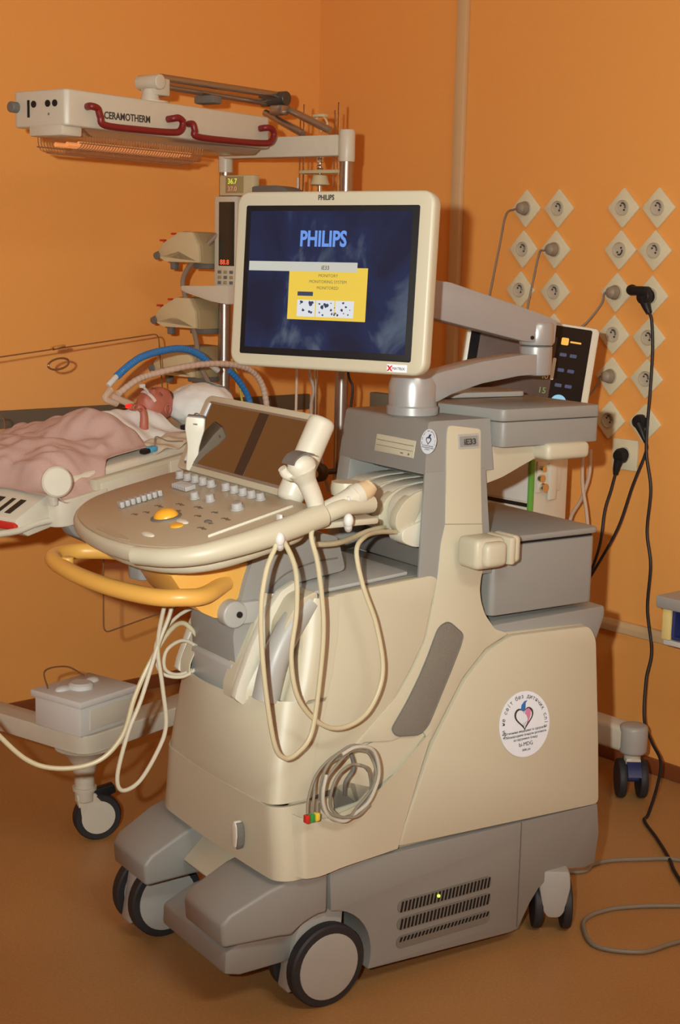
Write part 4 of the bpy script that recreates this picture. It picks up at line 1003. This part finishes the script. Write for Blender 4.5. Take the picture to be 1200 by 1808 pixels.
bb = skin('b', [[(pel, .042), ((.16, .20, .042), (.045, .04)), (ch, (.048, .040)), (nk, .020), ((.305, .202, .058), .021)],
                [(ch, (.048, .040)), ((.250, .158, .050), .018), ((.222, .128, .040), .0125), ((.2275, .130, .070), .0105), ((.230, .133, .086), .0095)],
                [((.230, .133, .086), .0095), ((.222, .136, .097), .011), ((.212, .142, .100), .010)],
                [(ch, (.048, .040)), ((.255, .250, .050), .018), ((.215, .280, .040), .0125), ((.185, .262, .05), .010), ((.172, .250, .055), .009)],
                [(pel, .042), ((.045, .17, .04), .024), ((-.01, .15, .045), .016), ((-.05, .155, .035), .012), ((-.07, .15, .045), .010)],
                [(pel, .042), ((.045, .23, .04), .024), ((-.01, .25, .045), .016), ((-.05, .245, .035), .012), ((-.07, .25, .045), .010)]], SKIN, BABY, BP)
# fingers of the near hand, curled, thumb from the side
for i in range(4):
    y0 = .131+.0055*i; L = (.012, .014, .0135, .011)[i]
    bb.tube([(.208, y0+.002, .1045-.001*abs(i-1.5)), (.208-L*.6, y0+.001, .1055), (.206-L, y0, .100), (.208-L*.8, y0, .094)], lambda t: .0036-.0012*t, 8)
bb.tube([(.220, .131, .094), (.213, .126, .092), (.206, .126, .094)], lambda t: .0042-.0014*t, 8)
# head: skull long towards the crown (+x), face up and a little towards the camera
def face(u, v):
    th = 2*PI*u; ph = PI*v
    d = Vector((math.cos(ph), math.sin(ph)*math.cos(th), math.sin(ph)*math.sin(th)))   # x crown axis
    up = Vector((-.25, -.42, .87)).normalized(); side = up.cross(Vector((1, 0, 0))).normalized()
    r = Vector((.060*d.x, .043*d.y, .045*d.z))
    f = max(0, d.dot(up))
    r *= 1+.02*f
    def bump(px, ps, amp, sg):
        q = up*math.sqrt(max(0, 1-px*px-ps*ps)) + Vector((1, 0, 0))*px + side*ps
        return amp*math.exp(-(d-q.normalized()).length_squared/sg)
    k = bump(-.12, 0, .010, .012) + bump(-.42, 0, .004, .012) + bump(-.70, 0, .006, .03) - bump(.10, .28, .004, .02) - bump(.10, -.28, .004, .02) + bump(-.28, .36, .005, .05) + bump(-.28, -.36, .005, .05) + bump(.35, 0, .004, .12)
    return hd + r + d*k
bb.grid(face, 56, 36)
def ear(s):
    c = hd+Vector((-.004, s*.041, -.006))
    bb.tube([c+Vector((.010*math.cos(a), s*.004, .012*math.sin(a))) for a in (-1.4, -.5, .5, 1.3, 2.2, 3.2, 4.0)], .003, 8)
ear(-1); ear(1)
bmesh.ops.remove_doubles(bb.bm, verts=bb.bm.verts, dist=1e-5)
bo = bb.build('body', SKIN, BABY, BP, smooth=60)
UPF = Vector((-.25, -.42, .87)).normalized(); SDF = UPF.cross(Vector((1, 0, 0))).normalized()
def onhead(px, ps, out=0):
    q = (UPF*math.sqrt(max(0, 1-px*px-ps*ps)) + Vector((1, 0, 0))*px + SDF*ps).normalized()
    return hd + Vector((.060*q.x, .043*q.y, .045*q.z))*1.03 + q*out
one(lambda b: b.tube([onhead(.10, s) for s in (.18, .26, .34, .42)], .0013, 6), 'closed_eye', HAIR, BABY, BP)
one(lambda b: b.tube([onhead(.10, s) for s in (-.18, -.26, -.34, -.42)], .0013, 6), 'closed_eye', HAIR, BABY, BP)
one(lambda b: b.tube([onhead(-.46, s, .001) for s in (-.16, -.05, .05, .16)], lambda t: .0025*math.sin(PI*min(.9, max(.1, t)))+.0006, 8), 'mouth', LIP, BABY, BP)
def hair(u, v):
    th = 2*PI*u; ph = .02+1.12*v
    d = Vector((math.cos(ph), math.sin(ph)*math.cos(th), math.sin(ph)*math.sin(th)))
    n = noise.noise(d*14)*.0012
    return hd + Vector((.060*d.x, .043*d.y, .045*d.z))*(1.035-.03*v) + d*(n+.0012)
one(lambda b: b.grid(hair, 48, 14), 'hair', HAIR, BABY, BP)
one(lambda b: b.grid(lambda u, v: onhead(-.36-.14*u, -.55+1.1*v, .004), 6, 20, .0012), 'cheek_tape', TAPE, BABY, BP)
one(lambda b: b.tube([onhead(-.42, .02, .004), onhead(-.45, .05, .022), onhead(-.50, .08, .040)], .0035, 10).box(tuple(onhead(-.5, .08, .04)-Vector((.006, .006, .004))), tuple(onhead(-.5, .08, .04)+Vector((.006, .006, .006))), .002), 'breathing_tube', WHITE, BABY, BP)

def cloth(name, fn, nu, nv, m, label, cat, fr=BP, th=.003, seed=0):
    return tag(one(lambda b: b.grid(fn, nu, nv, th), name, m, None, fr, smooth=80), label, cat)
def sstep(a, b, x):
    t = max(0, min(1, (x-a)/(b-a))); return t*t*(3-2*t)
# mattress with its sheet
MT = tag(one(lambda b: b.box((-.19, .005, -.034), (.635, BW-.005, .012), .012, 3), 'mattress', SHEET, None, BP), 'flat mattress under a cream sheet on the warmer bed', 'mattress')
def blanket(u, v):
    x = -.235+.395*u; y = .0+.45*v
    r = math.hypot((x+.02)/.24, (y-.20)/.24)
    h = .022 + .052*math.exp(-r*r*.8) + .050*math.exp(-((x-.075)/.055)**2-((y-.17)/.12)**2) - .012*math.exp(-((x+.02)/.04)**2)
    h += .014*noise.noise(Vector((x*16, y*11, 1.3))) + .010*noise.noise(Vector((x*34+y*12, y*26, 4.1))) + .006*math.sin(x*52+y*30+3*noise.noise(Vector((x*8, y*8, 0))))*sstep(-.15, .05, x)
    e = sstep(0, .14, v); lo = -.030 if x < -.10 else -.030+.060*sstep(-.10, -.02, x)
    h = h*e + lo*(1-e)
    y -= .034*(1-e)*(1-sstep(-.10, -.01, x))
    y += .022*(1-e)*sstep(-.10, .02, x)
    f = sstep(0, .10, u); h = h*f + (1-f)*(-.006)
    g = sstep(1, .86, u); h = h*g + .020*(1-g)
    x += .012*noise.noise(Vector((y*12, 2.2, u*3)))
    return Vector((x, y, h))
cloth('blanket', blanket, 90, 70, TERRY, 'dusty pink terry blanket heaped over the baby legs and the foot of the bed', 'blanket')
def wrap(u, v):
    x = .115+.205*u; y = .015+.33*v
    h = .016 + .078*math.exp(-((y-.20)/.080)**2)*(1-.25*u) + .007*noise.noise(Vector((x*30, y*18, 7))) + .004*math.sin(y*70+x*30)
    h -= .05*math.exp(-((x-.225)/.022)**2-((y-.14)/.022)**2)*0
    x += .02*noise.noise(Vector((y*10, 5, 0)))
    return Vector((x, y, max(h, .0145)))
cloth('swaddling_cloth', wrap, 50, 60, LINEN, 'white swaddling cloth wrapped round the baby chest above the pink blanket', 'cloth')
def nap(u, v):
    x = .12+.26*u; y = -.006+.11*v
    h = .018+.012*math.sin(v*PI)+.006*noise.noise(Vector((x*22, y*30, 3)))+.003*math.sin(x*90+y*40)
    return Vector((x, y+.01*noise.noise(Vector((x*14, 1, 1))), h))
cloth('folded_cloth', nap, 50, 24, SHEET, 'folded cream cloth lying along the near side of the baby bed', 'cloth')
def pillow(b):
    bm = bmesh.new(); bmesh.ops.create_uvsphere(bm, u_segments=48, v_segments=32, radius=1)
    for v in bm.verts:
        d = v.co.copy(); k = 1+.07*noise.noise(d*2.6)+.03*noise.noise(d*7)
        v.co = Vector((.455+.092*d.x*k, .145+.085*d.y*k, .062+.056*d.z*k))
    b._merge(bm)
pl = tag(one(pillow, 'rolled_cloth', LINEN, None, BP, smooth=80), 'bulky white cloth roll with pale blue print propped by the baby head', 'cloth')
one(lambda b: b.grid(lambda u, v: Vector((.475+.06*u, .10+.07*v, .062+.0575*math.sqrt(max(0, 1-((.475+.06*u-.455)/.095)**2-((.10+.07*v-.145)/.088)**2))+.002)), 8, 8), 'blue_print', BABYBLUE, pl, BP)
# sensors and leads on the bed
tag(one(lambda b: b.box((.190, .138, .098), (.206, .156, .108), .003), 'pulse_sensor', mat('lit_red_sensor', (.5, .02, .01), .4, emit=(1, .02, .01), es=.8), None, BP), 'small red lit sensor on the baby hand', 'sensor')
def sens(x, y, z, label):
    s = thing('sensor_clip', BP, (x, y, z), label, 'sensor')
    one(lambda b: b.box((x-.014, y-.010, z), (x+.014, y+.008, z+.014), .004), 'clip_body', BLUE, s, BP)
    one(lambda b: b.box((x-.034, y-.010, z), (x-.010, y+.008, z+.012), .004), 'clip_jaw', BLACK, s, BP)
    one(lambda b: b.tube([(x+.012, y, z+.008), (x+.03, y+.01, z+.03), (x+.06, y+.0, z+.015), (x+.10, y-.01, z+.008)], .0018, 6), 'clip_lead', CABLEG, s, BP)
sens(.115, .004, .018, 'blue and black sensor clip on the near edge of the bed beside the pink blanket')
sens(.315, .055, .035, 'blue and black sensor clip below the white cloth roll by the baby head')
# ---- breathing hoses
hb = thing('breathing_hose', BF, (-.4, .25, 1.1), 'blue ribbed breathing hose arching over the baby to the poles', 'hose')
def ribbed(r): return lambda t: r*(1+.07*math.sin(t*2*PI*46))
one(lambda b: b.tube([(-.626, .25, 1.091), (-.585, .25, 1.115), (-.534, .25, 1.137), (-.46, .25, 1.150), (-.383, .25, 1.153), (-.32, .25, 1.138), (-.275, .25, 1.112)], ribbed(.0095), 12, 24), 'hose_tube', BLUEH, hb, BF)
one(lambda b: b.cyl((-.275, .25, 1.112), (-.235, .25, 1.088), .0085, bev=.002), 'hose_cuff', WHITE, hb, BF)
one(lambda b: b.cyl((-.655, .25, 1.070), (-.622, .25, 1.094), .0075, bev=.002), 'hose_cuff', WHITE, hb, BF)
one(lambda b: b.tube([(-.185, .25, 1.085), (-.14, .25, 1.05), (-.10, .25, 1.00), (-.09, .25, .94)], ribbed(.009), 12, 20), 'hose_tube', BLUEH, hb, BF)
hw = thing('breathing_hose', BF, (-.3, .22, 1.1), 'pale ribbed breathing hose curving over the baby below the blue one', 'hose')
one(lambda b: b.tube([(-.640, .23, 1.050), (-.57, .23, 1.082), (-.50, .23, 1.095), (-.40, .23, 1.106), (-.30, .23, 1.110), (-.20, .23, 1.104), (-.12, .23, 1.085), (-.07, .23, 1.045), (-.045, .23, .98), (-.04, .23, .90)], ribbed(.0085), 12, 24), 'hose_tube', HOSE, hw, BF)
one(lambda b: b.tube([(-.655, .24, 1.062), (-.675, .24, 1.040), (-.640, .235, 1.025)], .009, 10).cyl((-.655, .24, 1.045), (-.60, .22, 1.02), .009), 'y_piece', mat('clear_plastic', (.70, .55, .42), .2, alpha=.6), hw, BF)
# ---- devices on the left pole
def pump(z0, y0, label):
    p = thing('infusion_pump', BF, (-.1, y0+.50, z0), label, 'infusion pump', 'infusion pumps on the pole')
    P = [(y0+.598, z0+.012), (y0+.600, z0+.035), (y0+.578, z0+.056), (y0+.520, z0+.086), (y0+.470, z0+.086), (y0+.447, z0+.050), (y0+.443, z0+.0)]
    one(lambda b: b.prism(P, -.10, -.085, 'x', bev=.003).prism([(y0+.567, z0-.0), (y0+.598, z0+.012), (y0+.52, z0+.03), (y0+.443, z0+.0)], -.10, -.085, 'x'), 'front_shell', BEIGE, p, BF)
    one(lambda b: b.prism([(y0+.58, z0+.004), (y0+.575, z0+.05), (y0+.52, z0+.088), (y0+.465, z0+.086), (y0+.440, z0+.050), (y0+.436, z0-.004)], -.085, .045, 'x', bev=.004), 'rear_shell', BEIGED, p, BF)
    one(lambda b: b.cyl((-.106, y0+.603, z0+.015), (-.085, y0+.603, z0+.022), .011), 'pump_knob', GREYD, p, BF)
    one(lambda b: b.box((-.104, y0+.575, z0+.058), (-.09, y0+.592, z0+.064), .002).box((-.104, y0+.535, z0+.077), (-.09, y0+.548, z0+.083), .002), 'red_key', REDB, p, BF)
    one(lambda b: b.box((-.095, y0+.54, z0-.022), (-.075, y0+.558, z0), .003).box((-.06, y0+.44, z0-.018), (.03, y0+.50, z0), .003), 'pole_clamp', GREYD, p, BF)
pump(1.378, 0, 'beige infusion pump, topmost of the three left of the tall slim controller')
pump(1.190, .012, 'beige infusion pump just below the small cream tray, middle one of three')
pump(1.048, .02, 'beige infusion pump half hidden behind the pale hose, lowest of three')
vd = thing('digital_display', BF, (-.02, .35, 1.567), 'small beige display box with yellow and red digits on the left pole', 'display')
one(lambda b: b.box((-.05, .285, 1.567), (-.022, .410, 1.624), .004), 'display_case', BEIGE, vd, BF)
one(lambda b: b.box((-.0515, .320, 1.574), (-.049, .386, 1.620), .001), 'display_plate', mat('display_khaki', (.35, .27, .12), .5), vd, BF)
XT = Matrix(((0, 0, -1, -.0515), (-1, 0, 0, .378), (0, 1, 0, 1.600), (0, 0, 0, 1)))
one(lambda b: b.text('36.7', .021, XT, .0004, sx=.95), 'yellow_digits', G_LIME, vd, BF)
one(lambda b: b.text('37.0', .018, XT @ Matrix.Translation((0, -.020, 0)), .0004, sx=1.1), 'red_digits', G_PINK, vd, BF)
ct = thing('warmer_controller', BF, (-.03, .39, 1.312), 'tall slim cream controller with dark display and orange digits on the left pole', 'controller')
one(lambda b: b.box((-.05, .344, 1.312), (-.021, .428, 1.566), .004), 'controller_case', WARM, ct, BF)
one(lambda b: b.box((-.0515, .352, 1.370), (-.049, .410, 1.550), .001), 'dark_display', DLCD, ct, BF)
one(lambda b: b.text('88.8', .020, Matrix(((0, 0, -1, -.052), (-1, 0, 0, .404), (0, 1, 0, 1.374), (0, 0, 0, 1))), .0004, sx=1.0), 'orange_digits', G_RED, ct, BF)
for i in range(3):
    for j in range(3):
        one(lambda b: b.box((-.054, .356+.022*i, 1.318+.015*j), (-.049, .367+.022*i, 1.327+.015*j), .001), 'keypad_key', BEIGED if (i+j) % 2 else GREYD, ct, BF)
tr = tag(one(lambda b: b.prism(roundpoly([(.52, 1.310), (.34, 1.316), (.34, 1.262), (.40, 1.268), (.50, 1.290), (.52, 1.298)], .004), -.09, -.03, 'x', bev=.004), 'pole_tray', WARM, None, BF), 'small cream tray under the tall slim controller on the left pole', 'tray')
tag(one(lambda b: b.prism(roundpoly([(.305, 1.560), (.305, 1.588), (.27, 1.594), (.20, 1.594), (.165, 1.585), (.145, 1.560)], .012), -.05, .02, 'x', bev=.006), 'device_cap', GREYD, None, BF), 'dark grey rounded cap just above the left of the lit monitor', 'device')
# gas hoses round the poles
def bg(name, pts, r, m, label): tag(one(lambda b: b.tube(pts, r, 10), name, m, None, BF), label, 'tube')
bg('ventilation_tube', [(-.045, .42, 1.46), (-.07, .47, 1.40), (-.08, .52, 1.33), (-.08, .50, 1.25), (-.08, .47, 1.16), (-.08, .45, 1.08), (-.05, .42, 1.0)], .0075, mat('smoky_tube', (.25, .19, .14), .3), 'smoky grey tube winding down beside the beige pumps')
bg('thin_tube', [(.0, .40, 1.10), (-.02, .36, 1.05), (-.01, .35, .98), (.0, .34, .9)], .0035, mat('yellow_tube', (.5, .42, .06), .4), 'thin yellow tube below the pale hose near the left pole')
bg('drip_line', [(.05, .205, 1.62), (.05, .20, 1.3), (.05, .197, 1.08), (.05, .198, .92)], .004, HOSE, 'thin pinkish line hanging below the left half of the lit monitor')
bg('drip_line', [(.03, .145, 1.30), (.03, .140, 1.10), (.03, .120, 1.03), (.03, .128, .98), (.03, .118, .9), (.03, .09, .84), (.03, .06, .74)], .0045, mat('grey_line', (.42, .36, .30), .3), 'wavy grey line hanging below the middle of the lit monitor')
bg('black_cord', [(-.02, -.025, 1.30), (-.02, -.035, 1.10), (-.02, -.052, 1.05), (-.02, -.047, .98), (-.02, -.052, .9)], .0035, BLACKCORD, 'thin black cord hanging right of the thick steel pole behind the monitor')
# infusion stand between the two poles
ist = thing('drip_stand', BF, (.05, .127, 0), 'slim chrome drip stand with two thin bottle rods between the two thick poles', 'drip stand')
one(lambda b: b.cyl((.05, .127, .06), (.05, .127, 1.66), .007, n=16), 'stand_pole', CHROME, ist, BF)
for y in (.186, .066):
    one(lambda b: b.tube([(.05, y, 1.57), (.05, y, 1.82)], .0028, 8, smooth=False).tube([(.05, y+.013, 1.58), (.05, y+.013, 1.80)], .0022, 8, smooth=False), 'bottle_rod', CHROME, ist, BF)
one(lambda b: b.box((.035, .055, 1.630), (.065, .190, 1.640), .003).lathe([(.001, 1.63), (.02, 1.625), (.028, 1.60), (.02, 1.597), (.001, 1.60)][::-1], (.05, .127, 0), (0, 0, 1), 20), 'cross_plate', BEIGE, ist, BF)
one(lambda b: b.ball((.05, .127, 1.675), .011).ball((.05, .127, 1.648), .010).cyl((.05, .127, 1.66), (.05, .135, 1.715), .010).ball((.05, .118, 1.617), .010), 'clamp_fitting', CHROME, ist, BF)
one(lambda b: b.tube([(.05, .155, 1.765), (.05, .13, 1.79), (.05, .105, 1.765), (.05, .127, 1.745)], .003, 8).box((.04, .11, 1.783), (.06, .15, 1.791), .002), 'top_hook', BEIGE, ist, BF)
def legs(b):
    for k in range(5):
        a = 2*PI*k/5; b.tube([(.05, .127, .07), (.05+.20*math.cos(a), .127+.20*math.sin(a), .03), (.05+.22*math.cos(a), .127+.22*math.sin(a), .0105)], .010, 10)
one(legs, 'stand_feet', STEEL, ist, BF)
# round black dial device behind the touch screen
dd = thing('pressure_gauge', BF, (-.08, .0, .80), 'small dark round gauge peeping out behind the touch screen', 'gauge')
one(lambda b: b.cyl((-.09, .018, .812), (-.06, .018, .812), .026, bev=.004).cyl((-.075, .018, .812), (-.019, .002, .812), .008), 'gauge_case', DARKMET, dd, BF)
one(lambda b: b.cyl((-.092, .016, .810), (-.0895, .016, .810), .011), 'gauge_face', STEEL, dd, BF)
# white box on the warmer base
wb = thing('plastic_box', BF, (-.91, .06, .283), 'white lidded plastic box with a round cap standing on the warmer base', 'box')
WBT = Trc(-.905, .075, .2835)
one(lambda b: b.box((-.09, -.070, 0), (.09, .085, .078), .006, T=WBT), 'box_body', WHITE, wb, BF)
one(lambda b: b.box((-.097, -.078, .072), (.097, .093, .090), .005, T=WBT), 'box_lid', WHITE, wb, BF)
one(lambda b: b.lathe([(.030, .089), (.030, .099), (.024, .104), (.0001, .104)], (0, 0, 0), (0, 0, 1), 28, T=WBT @ Matrix.Translation((-.01, .01, 0))), 'round_cap', WHITE, wb, BF)
one(lambda b: b.ball((-.05, .03, .09), (.022, .014, .010), T=WBT).ball((.045, .03, .09), (.022, .014, .010), T=WBT), 'lid_bump', WHITE, wb, BF)
one(lambda b: b.tube([(-.07, .06, .092), (-.05, .09, .125), (.02, .09, .120), (.06, .07, .092)], .0022, 6, T=WBT), 'carry_wire', ACRYLE, wb, BF)
one(lambda b: b.box((-.060, -.0725, .012), (.075, -.069, .062), .002, T=WBT), 'front_panel', IVORY, wb, BF)

# ================================================================ ventilator behind the machine
ve = thing('ventilator', WF, (-.24, -.35, 0), 'ventilator on a wheeled stand with black-framed tilted screen and green stripe', 'ventilator')
def Vn(fn, name, m, parent=ve, fr=WF): return one(fn, name, m, parent, fr)
VM = Matrix.Translation((.427, 3.46, 1.135)) @ Matrix.Rotation(D2R(7.5), 4, 'Y') @ Matrix.Rotation(D2R(-6), 4, 'X')
vs = Vn(lambda b: b.prism(rrect(-.150, -.135, .160, .135, .012), -.012, .03, bev=.006), 'screen_case', WARM, fr=VM)
Vn(lambda b: b.prism(rrect(-.140, -.125, .142, .128, .004), -.0135, -.011), 'screen_frame', VBLACK, vs, VM)
Vn(lambda b: b.prism(rrect(-.118, -.118, .063, .100, .002), -.0145, -.013), 'screen_glass', VLCD, vs, VM)
Vn(lambda b: b.prism(rrect(.073, .085, .090, .102, .003), -.0155, -.013), 'orange_key', G_ORG, vs, VM)
Vn(lambda b: b.prism(rrect(.094, .092, .120, .096, .001), -.0150, -.013), 'orange_label', G_ORG, vs, VM)
Vn(lambda b: b.cyl((.088, -.0135, -.050), (.088, -.022, -.050), .018), 'blue_dial', G_SKY, vs, VM)
Vn(lambda b: b.prism(rrect(.060, .0, .068, .052, .003), -.0155, -.013), 'white_slider', IVORY, vs, VM)
for i in range(3):
    for j in range(2): Vn(lambda b: b.prism(rrect(.074+.024*j, .058-.036*i, .090+.024*j, .066-.036*i, .002), -.0150, -.013), 'screen_key', NAVY, vs, VM)
for i in range(5): Vn(lambda b: b.text(('26', '0.3', '40', '15', '5')[i], .020, Matrix(((1, 0, 0, .036), (0, 0, -1, -.0147), (0, 1, 0, .068-.034*i), (0, 0, 0, 1))), .0002), 'screen_value', G_GRN if i % 2 else G_THERM, vs, VM)
Vn(lambda b: b.box((-.46, -.425, .45), (-.165, -.275, .955), .008), 'ventilator_body', WARM)
Vn(lambda b: b.box((-.168, -.431, .50), (-.158, -.4155, .90), .002), 'green_stripe', GREEN)
Vn(lambda b: b.box((-.455, -.4265, .775), (-.17, -.424, .785)), 'drawer_gap', BLACK)
Vn(lambda b: b.box((-.455, -.4285, .64), (-.17, -.4245, .770), .003).box((-.455, -.4285, .79), (-.17, -.4245, .90), .003), 'drawer_front', WHITE)
Vn(lambda b: b.box((-.166, -.405, .812), (-.158, -.31, .895), .003).box((-.160, -.365, .79), (-.150, -.335, .89), .004), 'side_panel', IVORY)
Vn(lambda b: b.cyl((-.158, -.395, .85), (-.148, -.395, .85), .010).cyl((-.158, -.385, .825), (-.146, -.385, .825), .012).cyl((-.158, -.392, .875), (-.146, -.392, .875), .008), 'gas_port', CHROME)
Vn(lambda b: b.box((-.37, -.39, .95), (-.25, -.31, 1.08), .01), 'neck', WARM)
Vn(lambda b: b.box((-.36, -.40, .10), (-.26, -.30, .46), .02), 'stand_column', WARM)
Vn(lambda b: b.box((-.50, -.235, .125), (.045, -.165, .195), .014, 3).box((-.50, -.53, .125), (.0, -.46, .195), .014, 3).box((-.36, -.50, .125), (-.26, -.19, .195), .01), 'stand_foot', WARM)
Vn(lambda b: b.cyl((.038, -.20, .122), (.038, -.20, .200), .038, bev=.010), 'foot_cap', GREYL)
def vcast(x, y, rot):
    cf = WF @ Matrix.Translation((x, y, 0)) @ Matrix.Rotation(D2R(rot), 4, 'Z'); R = .052
    c = one(lambda b: b.cyl((0, 0, .10), (0, 0, .125), .022).box((-.022, -.020, .085), (.022, .020, .112), .004), 'caster', WARM, ve, cf)
    for s in (-1, 1): one(lambda b: b.lathe([(.0001, -.008), (R*.95, -.010), (R, -.006), (R, .006), (R*.95, .010), (.0001, .008)], (0, s*.028, R), (0, 1, 0), 28), 'tyre', RUBBER, c, cf)
    one(lambda b: b.cyl((0, -.028, R), (0, .028, R), .010).prism(arc(0, R, .057, 20, 160, 8)+arc(0, R, .050, 160, 20, 8), -.018, .018), 'axle_guard', NAVY, c, cf)
vcast(.038, -.20, -41); vcast(-.46, -.20, 30); vcast(-.02, -.50, 10); vcast(-.46, -.50, 60)
def lv(pts, r, m, name, label): tag(one(lambda b: b.tube(pts, r, 8), name, m, None, WF), label, 'tube')
lv([(-.222, -.12, .90), (-.222, -.12, .83), (-.245, -.12, .76), (-.280, -.12, .70), (-.30, -.12, .60)], .005, mat('clear_line', (.55, .42, .32), .2), 'sample_line', 'thin clear tube hanging right of the ventilator body below the socket')
lv([(-.240, -.13, .89), (-.235, -.13, .80), (-.215, -.13, .72), (-.20, -.13, .62)], .005, MATS['clear_line'], 'gas_line', 'pale straight tube hanging left of the square wall socket, crossing another tube')

# small junction box low on the back wall behind the monitor arm
tag(one(lambda b: b.box((-1.229, -.03, 0.889), (-1.127, 0, 0.969), .004), 'junction_box', mat('box_grey_green', (.17, .16, .12), .5), None, WF), 'small grey box on the orange wall left of the monitor arm base', 'box')
